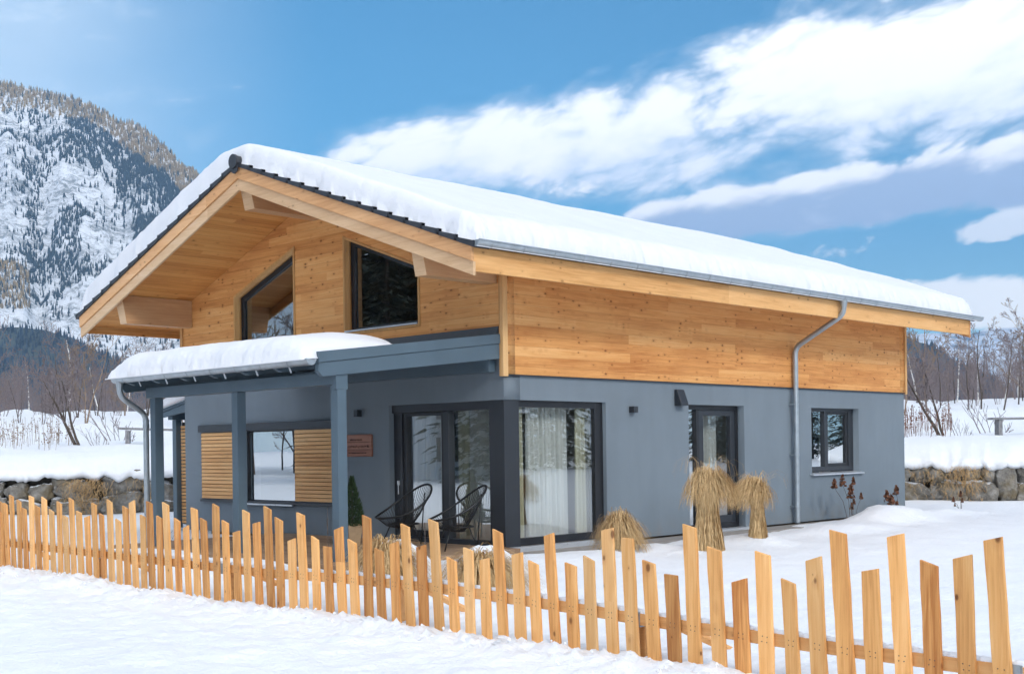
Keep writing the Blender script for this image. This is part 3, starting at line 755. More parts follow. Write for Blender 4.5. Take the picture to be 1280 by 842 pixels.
# terrace deck and kerb along the long wall
dk = MB().box(-3.35,-.045,-.35,5.6,-.08,.06).build('terrace_deck', M['deck'], None, bevel=.006); tag(dk, kind='structure'); centre_origin(dk, (-1.7,2.6,-.08))
pv = MB().box(.0,13.2,-.62,-.006,-.25,-.03).box(-.04,.7,-1.1,-.63,-.25,-.035).build('paving', M['concrete'], None, bevel=.008); tag(pv, kind='structure'); centre_origin(pv, (6,-.3,-.25))
# ------------------------------------------------------------------ picket fence
# y along the fence, top height of each picket, lean; the fence runs parallel to the gable 6 m away
PK = [(-6.04,5.498,0.900,.026),(-6.04,5.310,0.820,.026),(-6.04,5.122,0.970,.026),(-6.04,4.934,0.700,.026),(-6.04,4.746,0.880,.026),(-6.04,4.558,1.000,.026),(-6.04,4.370,0.780,.026),(-6.04,4.182,0.950,.026),(-6.04,3.994,0.850,.026),(-6.04,3.806,1.000,.026),(-6.04,3.618,0.800,.026),(-6.04,3.430,0.900,.026),(-6.043,3.456,0.775,0.026),(-6.044,3.266,0.885,0.026),(-6.045,3.092,0.995,0.024),(-6.046,2.903,0.933,0.028),(-6.048,2.709,0.836,0.024),(-6.049,2.529,0.994,0.023),(-6.050,2.328,0.874,0.028),(-6.051,2.145,0.979,0.037),(-6.053,1.932,0.830,0.035),(-6.054,1.745,0.933,0.034),(-6.055,1.558,0.770,0.026),(-6.057,1.379,0.985,0.031),(-6.058,1.191,0.834,0.026),(-6.059,0.985,0.783,-0.025),(-6.060,0.814,0.939,0.024),(-6.062,0.616,0.821,0.025),(-6.063,0.431,0.982,0.037),(-6.064,0.245,0.762,0.035),(-6.065,0.058,0.916,0.035),(-6.067,-0.124,0.985,-0.035),(-6.068,-0.318,0.829,0.025),(-6.069,-0.495,0.985,0.027),(-6.070,-0.681,0.827,0.032),(-6.072,-0.863,0.979,0.034),(-6.073,-1.059,0.811,0.036),(-6.074,-1.260,0.744,-0.036),(-6.075,-1.435,0.939,0.023),(-6.077,-1.614,0.830,0.032),(-6.078,-1.818,0.984,0.033),(-6.079,-2.015,0.821,0.030),(-6.081,-2.205,0.726,-0.025),(-6.082,-2.383,0.934,0.030),(-6.083,-2.583,0.828,-0.023),(-6.084,-2.775,0.979,0.037),(-6.086,-2.950,0.876,0.036),(-6.087,-3.162,0.687,-0.031),(-6.088,-3.331,0.937,0.027),(-6.089,-3.535,0.719,0.037),(-6.091,-3.732,0.646,0.005),(-6.092,-3.917,0.822,-0.036),(-6.093,-4.112,0.714,0.036),(-6.095,-4.303,0.938,0.030),(-6.096,-4.481,0.653,0.029),(-6.097,-4.684,0.724,-0.032),(-6.098,-4.859,0.882,0.029),(-6.099,-5.041,0.714,-0.025),(-6.101,-5.226,0.933,0.027),(-6.102,-5.426,0.623,0.035),(-6.103,-5.613,0.715,0.023),(-6.105,-5.804,0.644,-0.023),(-6.106,-5.982,0.874,0.032),(-6.107,-6.181,0.707,-0.026),(-6.108,-6.359,0.648,0.031),(-6.110,-6.544,0.871,-0.030),(-6.111,-6.738,0.654,0.027),(-6.112,-6.924,0.711,0.038),(-6.113,-7.112,0.932,-0.025),(-6.115,-7.301,0.875,0.004),(-6.116,-7.492,0.715,0.025),(-6.117,-7.677,0.636,0.005),(-6.118,-7.849,0.981,0.026),(-6.120,-8.046,0.835,0.028),(-6.121,-8.238,0.635,-0.034),(-6.122,-8.424,0.823,0.027),(-6.123,-8.618,0.654,0.031),(-6.125,-8.806,0.809,-0.036),(-6.126,-8.989,0.983,0.024),(-6.127,-9.187,0.760,-0.023),(-6.128,-9.371,0.978,-0.026),(-6.130,-9.567,0.824,0.034),(-6.131,-9.769,0.871,-0.032),(-6.132,-9.969,0.983,-0.026),(-6.133,-10.360,0.950,.026),(-6.133,-10.547,0.700,.026),(-6.133,-10.734,0.900,.026),(-6.133,-10.921,0.780,.026),(-6.133,-11.108,1.000,.026),(-6.133,-11.295,0.840,.026),(-6.133,-11.482,0.700,.026),(-6.133,-11.669,0.970,.026),(-6.133,-11.856,0.880,.026),(-6.133,-12.043,0.760,.026)]
fence = empty('picket_fence', (-6.08,-3.4,0))
tag(fence, 'rustic larch picket fence of uneven slanted boards along the snowy path', 'fence')
def fx(y): return -6.044+(3.2257-y)*(-.0883/13.18)
RZ = [(-12.9,.25),(-10.9,.255),(-9.8,.28),(-8.62,.30),(-7.36,.34),(-6.85,.365),(-5.27,.41),(-3.87,.405),(-2.82,.38),(-.42,.385),(3.6,.40),(6.,.40)]
def rz(y):
    for (a,za),(b,zb) in zip(RZ, RZ[1:]):
        if a <= y <= b: return za+(zb-za)*(y-a)/(b-a)
    return .4
def picket(x, y, ztop, cut, seed):
    q = random.Random(seed); w = .103+.012*q.random(); th = .024; zb = -.10
    rows = 6; vs = []; h = ztop
    lean = .026+.030*q.random(); wav = [(.006*(q.random()-.5), .006*(q.random()-.5)) for _ in range(rows+1)]; tw = .10*(q.random()-.5); wob = .03*(q.random()-.5)
    for i in range(rows+1):
        z = zb+(h-zb)*i/rows; k = z*lean-.5*lean*h
        yl, yr = w/2+wav[i][0], -w/2+wav[i][1]
        dz = cut*.5*i/rows if i == rows else 0
        for (yy, xx, dd) in ((yl,-th/2,dz),(yr,-th/2,-dz),(yr,th/2,-dz),(yl,th/2,dz)):
            vs.append((xx+tw*yy+wob*z, yy+k, z+dd))
    fs = [(0,3,2,1), tuple(rows*4+i for i in range(4))]
    for i in range(rows):
        for j in range(4):
            a = i*4+j; b = i*4+(j+1)%4; fs.append((a,b,b+4,a+4))
    me = bpy.data.meshes.new('picket'); me.from_pydata(vs, [], fs); me.materials.append(M['picket'])
    bm = bmesh.new(); bm.from_mesh(me); bmesh.ops.recalc_face_normals(bm, faces=bm.faces)
    bmesh.ops.bevel(bm, geom=[e for e in bm.edges if e.calc_face_angle(0) > .8], offset=.0028, segments=1, affect='EDGES'); bm.to_mesh(me); bm.free()
    me.materials.append(M['nail'])
    bm = bmesh.new(); bm.from_mesh(me); zr = rz(y)-.042
    for (dy, dz_) in ((-.018,.016),(.016,.019),(-.015,-.017),(.019,-.014)):
        z = zr+dz_+.006*(q.random()-.5); yy = dy+.008*(q.random()-.5); k = z*lean-.5*lean*h; r_ = .0042
        f = bm.faces.new([bm.verts.new((-th/2+tw*(yy+r_*math.cos(a_))+wob*z-.0035, yy+k+r_*math.cos(a_), z+r_*math.sin(a_))) for a_ in [i*math.pi/3 for i in range(6)]]); f.material_index = 1
    bm.to_mesh(me); bm.free()
    o = bpy.data.objects.new('picket', me); COL.objects.link(o); o.parent = fence; o.location = (x-fence.location.x, y-fence.location.y, 0)
    for zz in (.26,.30):
        pass
    return o
for i, (x, y, zt_, cut) in enumerate(PK): picket(x, y, zt_, cut, 100+i)
cuts = [-12.75,-10.05,-7.33,-4.62,-1.9,.85,3.6,5.7]
for a, b in zip(cuts, cuts[1:]):
    mb = MB(); x0 = fx(a)+.018; x1 = fx(b)+.018
    n = 6; vs = []
    for i in range(n+1):
        y = a+.012+(b-a-.024)*i/n; z = rz(y); x = x0+(x1-x0)*i/n
        vs += [(x,y,z-.085),(x,y,z),(x+.045,y,z),(x+.045,y,z-.085)]
    fs = [(0,1,2,3), tuple(n*4+3-j for j in range(4))]+[(i*4+j,i*4+(j+1)%4,i*4+4+(j+1)%4,i*4+4+j) for i in range(n) for j in range(4)]
    mb.add(vs,fs).build('rail', M['rail'], fence, bevel=.004)
for y in cuts[1:-1]:
    z = rz(y); x = fx(y)+.07
    MB().box(x+.006,x+.076,y-.035,y+.035,-.25,z-.02).build('post', M['rail'], fence, bevel=.006)
    MB().box(x-.058,x-.0545,y-.028,y+.028,z-.10,z+.006).box(x-.0545,x+.08,y-.028,y+.028,z+.002,z+.006).box(x-.0545,x+.005,y-.036,y-.029,z-.10,z+.006).build('bracket', M['galv'], fence, bevel=.001)
    MB().tube([(x+.09,y-.02,z-.02),(x+.95,y-.25,-.08)], .032, 4).build('brace', M['rail'], fence)
mb = MB(); q = random.Random(8)
for i in range(190):
    y = -12.6+18.2*i/190+.05*q.random(); z = rz(y)
    pts = [(fx(y)+.042,y-.06,z),(fx(y)+.042,y+.06,z+.001)]
    mb.tube([(fx(y)+.041,y+dy,z+.004+.006*q.random()) for dy in (-.065,-.02,.03,.07)], [.010+.008*q.random(),.018+.008*q.random(),.018+.008*q.random(),.010], 6)
rs = mb.build('rail_snow', M['snow'], None, True); tag(rs, 'thin line of snow lying on the fence rail', 'snow', kind='stuff')

# ------------------------------------------------------------------ grasses
def grass_fountain(name, loc, H, base_r, tie_r, tie, head, n, seed, label, cat='grass', flow=(0,0)):
    """stems tied into a sheaf; above the tie they arch over and hang down all round like a mop"""
    q = random.Random(seed); mb = MB(); tone = []; L_ = Vector(loc)
    for i in range(n):
        a = q.random()*6.283; rb = base_r*q.random()**.4; b = Vector((rb*math.cos(a), rb*math.sin(a), -.03))
        a1 = a+.5*(q.random()-.5); rt = tie_r*q.random()**.5; t_ = Vector((rt*math.cos(a1), rt*math.sin(a1), H*tie*(.9+.2*q.random())))
        pts = [b+(t_-b)*(k/6)+Vector(((q.random()-.5)*.03,(q.random()-.5)*.03,0)) for k in range(7)]
        kind = q.random(); l0 = .0
        if kind > .30:
            a2 = a1+1.4*(q.random()-.5); rho = head*(.15+.95*q.random()**.7)*.5; rq = rho/(head*.55); top = H-H*tie*.95-.05
            up_ = max(.05, top*(1-.50*rq*rq)*(.82+.18*q.random())); hang = up_*(.40+.75*q.random())
            dx, dy = math.cos(a2), math.sin(a2); fl = Vector((flow[0]*q.random(),flow[1]*q.random(),0)); curl = .6*(q.random()-.5)
            for k in range(1, 13):
                w = k/12
                if w < .55: g = w/.55*math.pi*.5*1.15; o = rho*(1-math.cos(g)); z = up_*math.sin(min(g,math.pi/2)) if g < math.pi/2 else up_*math.sin(g)
                else:
                    g = math.pi*.5*1.15; w2 = (w-.55)/.45; o = rho*(1-math.cos(g))+rho*.75*w2**.6; z = up_*math.sin(g)-hang*w2**1.15
                pts.append(t_+Vector((dx*o-dy*o*curl*w,dy*o+dx*o*curl*w,z))+fl*w*1.6+Vector(((q.random()-.5),(q.random()-.5),(q.random()-.5)))*.022)
        else: a2 = a1
        if kind > .985:      # a few stray loops
            pts = pts[:8]+[t_+Vector((math.cos(a2)*s_,math.sin(a2)*s_,z_)) for s_, z_ in ((.10,H*.45),(.25,H*.52),(.38,H*.46),(.43,H*.33))]
        pts = [p+L_ for p in pts]
        side = Vector((math.sin(a2+q.random()),-math.cos(a2+q.random()),.3*(q.random()-.5))).normalized()
        o0 = len(mb.v); mb.ribbon(pts, .0085+.004*q.random(), side); tn = (.25+.75*q.random()) if kind > .3 else .65*q.random(); tone += [tn]*(len(mb.v)-o0)
    o = mb.build(name, M['straw'], None, recalc=False)
    o.data.attributes.new('tone','FLOAT','POINT').data.foreach_set('value', tone)
    tag(o, label, cat); centre_origin(o, loc); return o
grass_fountain('dried_grass', (1.45,-2.62,.0), 1.25, .24, .14, .56, .31, 2200, 1, 'tallest tied clump of dry straw-coloured grass before the glazed side door', flow=(.05,-.03))
grass_fountain('dried_grass', (3.02,-2.42,.05), 1.03, .16, .09, .50, .30, 1800, 2, 'right-hand tied clump of dry grass nearest the downpipe, its head drooping left', flow=(-.13,.14))
def grass_mop(name, loc, H, rx, n, seed, label, dirv=(1,0)):
    """a collapsed clump: blades rise from one foot and fall over to one side"""
    q = random.Random(seed); mb = MB(); tone = []; L_ = Vector(loc)
    for i in range(n):
        a = q.random()*6.283; fo = Vector((.16*q.random()*math.cos(a), .16*q.random()*math.sin(a), -.02))
        a2 = q.random()*6.283; rr = rx*(.35+.75*q.random()); hh = H*(.50+.42*q.random())*(1-.35*(rr/rx-.5))
        d = Vector((math.cos(a2)*rr, math.sin(a2)*rr, 0)); apex = d*.62+Vector((0,0,hh*.98)); end = d*1.08+Vector((dirv[0]*.1*q.random(),dirv[1]*.1*q.random(),hh*.55*q.random()**1.5))
        wb = Vector((q.random()-.5,q.random()-.5,q.random()-.5))*.16
        pts = [fo*(1-u)**3+(fo+wb+Vector((0,0,hh*1.0)))*3*u*(1-u)**2+(apex+wb+Vector((0,0,hh*.25)))*3*u*u*(1-u)+end*u**3+L_ for u in [k/10 for k in range(11)]]
        side = Vector((-math.sin(a2),math.cos(a2),.4*(q.random()-.5))).normalized()
        o0 = len(mb.v); mb.ribbon(pts, .0095+.005*q.random(), side); tone += [q.random()*.85]*(len(mb.v)-o0)
    o = mb.build(name, M['straw'], None, recalc=False)
    o.data.attributes.new('tone','FLOAT','POINT').data.foreach_set('value', tone)
    tag(o, label, 'grass'); centre_origin(o, loc); return o
grass_mop('dried_grass', (.55,-1.72,.02), .74, .42, 1800, 3, 'brown slumped clump of dry grass in front of the large corner window', (.4,-.3))
grass_mop('dried_grass', (-4.36,-2.46,.05), .64, .54, 1400, 4, 'dry grass clump capped with snow behind the fence beside the terrace post')
grass_mop('dried_grass', (-4.34,-3.94,.05), .58, .60, 1400, 5, 'flattened dry grass clump under a snow arch in front of the dark corner post')

def hydrangea(loc, heads, label, seed):
    q = random.Random(seed); r = MB(); L_ = Vector(loc); hds = []
    for (dx, dy, z, s) in heads:
        p = Vector((dx,dy,z)); m = p*.5+Vector(((q.random()-.5)*.08,0,.03)); hd = MB(); hds.append(hd)
        r.tube([Vector((dx*.25,dy*.3,-.1))+L_, m+L_, p+L_], [.006,.005,.004], 4)
        for k in range(70):
            u = q.random(); rr = s*.42*(1-u)**.7*q.random()**.4; a = q.random()*6.283
            c = p+L_+Vector((rr*math.cos(a),rr*math.sin(a),s*1.25*u-.02)); d1 = Vector((q.random()-.5,q.random()-.5,q.random()-.5)).normalized()*s*.14; d2 = d1.orthogonal().normalized()*s*.12
            hd.add([c-d1-d2,c+d1-d2,c+d1+d2,c-d1+d2], [(0,1,2,3)])
    e = empty('dried_hydrangea', loc); tag(e, label, 'plant')
    r.build('stems', M['bark'], e)
    for hd in hds: hd.build('flower_head', M['rust'], e, recalc=False)
hydrangea((8.95,-.75,.05), [(-.50,.12,.63,.15),(-.18,.12,.67,.17),(.10,.1,.42,.20),(.30,.15,.68,.12),(.60,.15,.38,.10),(.22,.1,.29,.09),(.12,.1,.20,.10)], 'dried hydrangea with small brown flower heads below the small window', 4)
hydrangea((11.0,-.72,.0), [(-.42,.1,.34,.18),(-.22,.1,.22,.20),(.02,.1,.10,.18),(.20,.2,.46,.16),(-.1,.0,.05,.12)], 'dried hydrangea bent low at the far right house corner', 5)
hydrangea((12.9,-1.15,.0), [(-.15,.1,.25,.09),(.22,.1,.35,.10),(.28,.1,.22,.08),(-.3,.0,.16,.06)], 'few thin dead flower stems in the snow beside the right house corner', 6)

# bare twigs that poke up by the fence
def twigs(loc, pts_list, label):
    mb = MB(); L_ = Vector(loc)
    for pts, r in pts_list: mb.tube([Vector(p)+L_ for p in pts], [r*(1-.6*i/(len(pts)-1)) for i in range(len(pts))], 4)
    o = mb.build('bare_twigs', M['bark'], None); tag(o, label, 'twigs'); centre_origin(o, loc)
twigs((-4.6,-10.0,0), [([(0,-.25,-.1),(0,.0,.35),(-.05,.22,.70)],.010),([(0,-.1,.2),(.0,.12,.55),(0,.25,.60)],.006),([(0,-.3,0),(0,-.05,.62),(0,.1,.90)],.007),([(0,-.3,0),(0,.1,.40),(0,.24,.44)],.005)], 'dark bare shrub twigs at the right end of the fence')
twigs((-4.6,-1.75,.05), [([(0,0,-.1),(.02,.02,.4),(.0,.0,.85)],.007),([(0,0,.55),(-.03,-.04,.68),(-.02,-.05,.74)],.005),([(0,0,.6),(.03,.06,.72)],.005)], 'single upright dead stem before the left lounge chair')
twigs((-4.5,-3.3,.05), [([(0,0,-.1),(.0,.02,.4),(.0,.03,.72)],.012),([(0,0,.3),(-.02,.1,.45)],.006)], 'thin brown stem standing between the two snow-capped grass clumps')
twigs((-4.9,1.4,.0), [([(0,0,-.1),(.02,.1,.45),(.0,.35,.75)],.006),([(0,0,0),(.0,-.1,.4),(0,-.35,.55)],.005),([(0,.1,0),(0,.2,.5),(0,.12,.72)],.005),([(0,0,0),(0,-.25,.35),(0,-.55,.70)],.004)], 'tangle of wiry stems behind the fence below the slatted shutter')

# ------------------------------------------------------------------ snow ground
CX0, CY0 = -12.9927, -12.8538
YAW = R(44.3412); DV = (math.cos(YAW), math.sin(YAW)); RV = (math.sin(YAW), -math.cos(YAW))
MOUNDS = [(-3.82,-3.52,.46,.44,.58),(-3.84,-2.07,.50,.42,.52),(-5.2,-3.7,.16,.6,1.2),(-5.2,-1.9,.14,.6,1.0),(9.3,-1.35,.32,1.2,.6),(11.6,-1.2,.16,1.3,.5),(3.15,-2.15,.14,.7,.6),(.95,-1.65,.10,.7,.5),(6.4,-1.9,.12,1.4,.6),(1.6,-2.3,.08,.8,.6),(-4.6,.6,.18,.9,1.4),(-4.7,2.8,.22,.9,1.4),(-.6,-1.8,.10,1.2,.7)]
def G(x, y):
    dist = math.hypot(x-CX0, y-CY0)
    z = .035*fbm(x*.35,y*.35,1.)
    if dist < 60:
        z += .018*fbm(x*1.7,y*1.7,4.)
        for mx, my, h, rx, ry in MOUNDS:
            q = ((x-mx)/rx)**2+((y-my)/ry)**2
            if q < 4: z += h*math.exp(-(q**1.45)*1.1)*(1+.18*fbm(x*1.6,y*1.6,9.))
        if -10.5 < x < -4 and -13 < y < 6:
            e = abs(x-(fx(y)-.22)); k = math.exp(-(e/.30)**2)
            z += k*(.02+.055*max(0,fbm(x*3.2,y*3.2,2.,3))+.075*abs(fbm(x*8,y*8,6.,4))+.05*max(0,fbm(x*17,y*17,5.,2)))
            f = sstep(-9.6,-6.2,x)*(1-sstep(-6.0,-5.4,x))
            z += f*(.026*fbm(x*5,y*5,3.,4)+.022*max(0,fbm(x*15,y*15,8.,3)-.1))
            z += .022*fbm(x*2.4,y*2.4,12.,4)*sstep(-10.5,-9,x)
            z -= .03*math.exp(-((x-fx(y))/.07)**2)*max(0,fbm(y*2.7,3.3))
    # house, deck and the strip of paving stay clear
    edge = .14*fbm(x*.9,2.)+.06*fbm(x*3.3,5.)
    near = max(-.0-x, x-13.3, y-W)        # <0 beside the house
    k = sstep(-.95+edge, -.62+edge, y)*sstep(-.5,.1,x)*(1-sstep(6.6,7.6,x))*(1-sstep(W+.2,W+1.2,y))
    if x > 7 and x < 13.5: k = max(k, sstep(-.35,-.10,y)*(1-sstep(12.7,13.5,x))*(1-sstep(W+.05,W+.3,y)))
    if -3.6 < x < .2: k = max(k, sstep(-3.55,-3.2,x)*sstep(-.55+edge*.5,-.2+edge*.5,y)*(1-sstep(5.5,5.9,y)))
    if 0 <= x <= L and 0 <= y <= W: k = 1
    return z*(1-k)-.22*k
def axis_samples(segs):
    out = []
    for a, b, st in segs:
        n = max(1, round((b-a)/st)); out += [a+(b-a)*i/n for i in range(n)]
    return out+[segs[-1][1]]
gxs = axis_samples([(-9000,-2000,1400),(-2000,-300,340),(-300,-60,40),(-60,-20,6),(-20,-11,.45),(-11,-8.2,.09),(-8.2,-5.6,.045),(-5.6,-2.8,.08),(-2.8,14,.14),(14,26,.5),(26,60,5),(60,300,40),(300,2000,340),(2000,9000,1400)])
gys = axis_samples([(-9000,-2000,1400),(-2000,-300,340),(-300,-60,40),(-60,-20,5),(-20,-12,.3),(-12,-8.5,.055),(-8.5,-.2,.06),(-.2,3.8,.06),(3.8,12,.2),(12,26,.5),(26,60,5),(60,300,40),(300,2000,340),(2000,9000,1400)])
nx, ny = len(gxs), len(gys)
vs = [(x,y,G(x,y)) for x in gxs for y in gys]
fs = [(i*ny+j,(i+1)*ny+j,(i+1)*ny+j+1,i*ny+j+1) for i in range(nx-1) for j in range(ny-1)]
me = bpy.data.meshes.new('snow_ground'); me.from_pydata(vs,[],fs); me.materials.append(M['snow']); me.polygons.foreach_set('use_smooth',[True]*len(fs))
gr = link('snow_ground', me); tag(gr, kind='structure')

q = random.Random(55); mb = MB()
for i in range(420):
    y = -10.6+14.0*q.random(); x = fx(y)-.05-.55*q.random()**1.8; s_ = .006+.016*q.random()**2; z = G(x,y)+s_*.25
    vs = [Vector(p)*s_*(.6+.7*q.random())+Vector((x,y,z)) for p in ((1,0,0),(-1,0,0),(0,1,0),(0,-1,0),(0,0,1),(0,0,-1))]
    mb.add(vs, [(0,2,4),(2,1,4),(1,3,4),(3,0,4),(2,0,5),(1,2,5),(3,1,5),(0,3,5)])
tag(mb.build('snow_crumbs', M['snow'], None, recalc=False), 'loose crumbs of snow scattered along the foot of the picket fence', 'snow', kind='stuff')

# ------------------------------------------------------------------ retaining wall and snow bank behind the house
WL = [(-30,52),(-14,33),(-6,24.6),(.2,18.5),(3.5,15.7),(8.2,13.4),(14,9.2),(17.4,2.6),(19.8,-.6),(24,-6),(34,-15),(52,-28)]
def wall_depth(u):
    """depth along direction d+u*r where the polyline is crossed"""
    dx, dy = DV[0]+u*RV[0], DV[1]+u*RV[1]; best = None
    for (x0,y0),(x1,y1) in zip(WL, WL[1:]):
        ex, ey = x1-x0, y1-y0; den = dx*ey-dy*ex
        if abs(den) < 1e-9: continue
        t_ = ((x0-CX0)*ey-(y0-CY0)*ex)/den; s_ = ((x0-CX0)*dy-(y0-CY0)*dx)/den
        if -1e-6 <= s_ <= 1+1e-6 and t_ > 0: best = t_ if best is None else min(best,t_)
    return best if best else 60
def wp(u, D): return (CX0+(DV[0]+u*RV[0])*D, CY0+(DV[1]+u*RV[1])*D)
def bank_z(u, t_):
    x, y = wp(u, 30+t_)
    z = 1.62+.35*(sstep(3,9,t_)-1)*0+.10*fbm(u*14,t_*.12,2.)
    z += .052*max(0,t_-3)*(1 if t_ < 62 else 62/t_)
    z += .30*fbm(x*.13,y*.13,5.)*sstep(6,22,t_)+.55*max(0,fbm(x*.21,y*.21,8.))*sstep(22,36,t_)*(1-sstep(60,80,t_))
    return z
us = [-.95+.02*i for i in range(23)]+[-.49+.0022*i for i in range(130)]+[-.20+.012*i for i in range(36)]+[.24+.0022*i for i in range(115)]+[.50+.02*i for i in range(24)]
def bank_rows(u):
    w1 = .14*fbm(u*26,1.)+.10*fbm(u*70,2.)+.035*fbm(u*170,2.); w0 = .14*fbm(u*26,1.)+.05*fbm(u*60,2.)
    lipz = .86+w1+.05*sstep(.2,-.4,u); out = -.12+.10*fbm(u*40,5.)
    rows = [(.45,lipz-.06),(out+.06,lipz-.05),(out-.06,lipz+.0),(out-.10,lipz+.09),(out+.08,.5*lipz+.45+.5*w0+.20),(out+.30,1.19+w0),(.65,1.36+.5*w0),(1.1,1.48+.3*w0),(1.8,1.56+.1*w0),(2.6,1.60)]
    for t_ in (3.2,3.8,4.5,5.5,6.5,8,9.5,11,13,15,17,19,21,23.5,26,28.5,31,34,37,40,44,48,52,57,63,70,80,95,120,160,220,300): rows.append((t_, bank_z(u,t_)))
    rows.append((330,-2)); return rows
vs = []; 
for u in us:
    D0 = wall_depth(u); sc = math.sqrt(1+u*u)
    for t_, z in bank_rows(u):
        x, y = wp(u, D0+t_+(.07*fbm(u*110,z*3.5,4.) if z < 1.5 else 0)); z += .03*fbm(x*1.3,y*1.3,3.) if t_ < 30 else 0
        vs.append((x,y,z))
nr = len(bank_rows(0)); fs = [(i*nr+j,(i+1)*nr+j,(i+1)*nr+j+1,i*nr+j+1) for i in range(len(us)-1) for j in range(nr-1)]
me = bpy.data.meshes.new('snow_bank'); me.from_pydata(vs,[],fs); me.materials.append(M['snow']); me.polygons.foreach_set('use_smooth',[True]*len(fs))
tag(link('snow_bank', me), kind='structure')
def bank_at(u, D): return bank_z(u, D-wall_depth(u))

sw_ = empty('retaining_wall', (*wp(-.3,wall_depth(-.3)),0)); tag(sw_, 'low dry-stone retaining wall of grey lichened boulders under the snow bank', 'wall')
mb = MB(); vs = []; uu = [-.62+.02*i for i in range(63)]
for u in uu:
    D0 = wall_depth(u)
    for t_, z in ((.22,-.2),(.16,.4),(.22,.95)): vs.append((*wp(u,D0+t_),z))
mb.add(vs, [(i*3+j,(i+1)*3+j,(i+1)*3+j+1,i*3+j+1) for i in range(len(uu)-1) for j in range(2)]).build('soil_backing', M['soil'], sw_, True, recalc=False)
def boulder(c, sx, sy, sz, seed, ang):
    bm = bmesh.new(); bmesh.ops.create_icosphere(bm, subdivisions=4, radius=1)
    for v in bm.verts:
        p = v.co.copy()
        p = Vector([math.copysign(abs(k)**.62, k) for k in p])
        n_ = noise.fractal(p*.9+Vector((seed*3.7,seed,0)), .8, 2.1, 3)+.55*noise.fractal(p*3.2+Vector((seed*1.7,0,seed)), .9, 2.1, 3)
        p *= 1+.30*n_
        v.co = (p.x*sx, p.y*sy, p.z*sz)
    bmesh.ops.rotate(bm, verts=bm.verts, cent=(0,0,0), matrix=Matrix.Rotation(ang,3,'Z')@Matrix.Rotation((seed%7-3)*.10,3,'X')@Matrix.Rotation((seed%5-2)*.14,3,'Y'))
    me = bpy.data.meshes.new('boulder'); bm.to_mesh(me); bm.free(); me.materials.append(M['boulder']); me.polygons.foreach_set('use_smooth',[True]*len(me.polygons))
    o = bpy.data.objects.new('boulder', me); COL.objects.link(o); o.parent = sw_; o.location = Vector(c)-sw_.location
q = random.Random(21); u = -.50; nb = 0
while u < .50 and nb < 96:
    D0 = wall_depth(u); hid = -.20 < u < .25
    wd = (.50+.75*q.random())*(1.5 if hid else 1); u2 = u+wd/D0
    a0 = wp(u,D0); a1 = wp(u2,wall_depth(u2)); ang = math.atan2(a1[1]-a0[1],a1[0]-a0[0]); L_ = math.hypot(a1[0]-a0[0],a1[1]-a0[1])
    um = (u+u2)/2; u = u2
    if (q.random() < .35 and wd < .9) or hid:
        boulder((*wp(um,wall_depth(um)+.10),.38), L_*.53, .30, .44+.06*q.random(), nb, ang); nb += 1
    else:
        h1 = .26+.30*q.random()
        boulder((*wp(um+.1*wd/D0*(q.random()-.5),wall_depth(um)+.04),h1*.36), L_*.54, .30, h1*.60, nb, ang)
        if q.random() < .35 and wd > .8:
            for s_ in (-.25,.27): boulder((*wp(um+s_*wd/D0,wall_depth(um)+.14),h1+.22), L_*.27, .25, .24, nb+3+int(s_*9), ang); nb += 1
        else: boulder((*wp(um+.22*wd/D0*(q.random()-.5),wall_depth(um)+.14),h1+.20), L_*(.44+.12*q.random()), .27, .26+.06*q.random(), nb+1, ang+.2*(q.random()-.5))
        nb += 2
q = random.Random(31); mb = MB(); tone = []
for c_ in [(-.447,.8),(-.352,1.2),(-.338,.9),(-.30,.35),(.362,1.),(.374,.8),(.334,.3)]:
    for k in range(int(200*c_[1])):
        u = c_[0]+.011*(q.random()+q.random()-1)*1.6; D0 = wall_depth(u); x, y = wp(u, D0-.20-.10*q.random()); z = .90*q.random()**.6
        d = Vector(((q.random()-.5)*.3,(q.random()-.5)*.3,0)); side = Vector((RV[0],RV[1],.9*(q.random()-.5)))
        p0 = Vector((x,y,z)); l = .06+.20*q.random()
        mb.ribbon([p0,p0+d*.5+Vector((-DV[0]*.07,-DV[1]*.07,-l*.3)),p0+d+Vector((-DV[0]*.05,-DV[1]*.05,-l))], .013, side); tone += [q.random()*.6]*6
dg_ = mb.build('dry_grass', M['straw'], None, recalc=False); dg_.data.attributes.new('tone','FLOAT','POINT').data.foreach_set('value', tone); tag(dg_, 'withered brown grass hanging between the wall boulders', 'grass', kind='stuff')

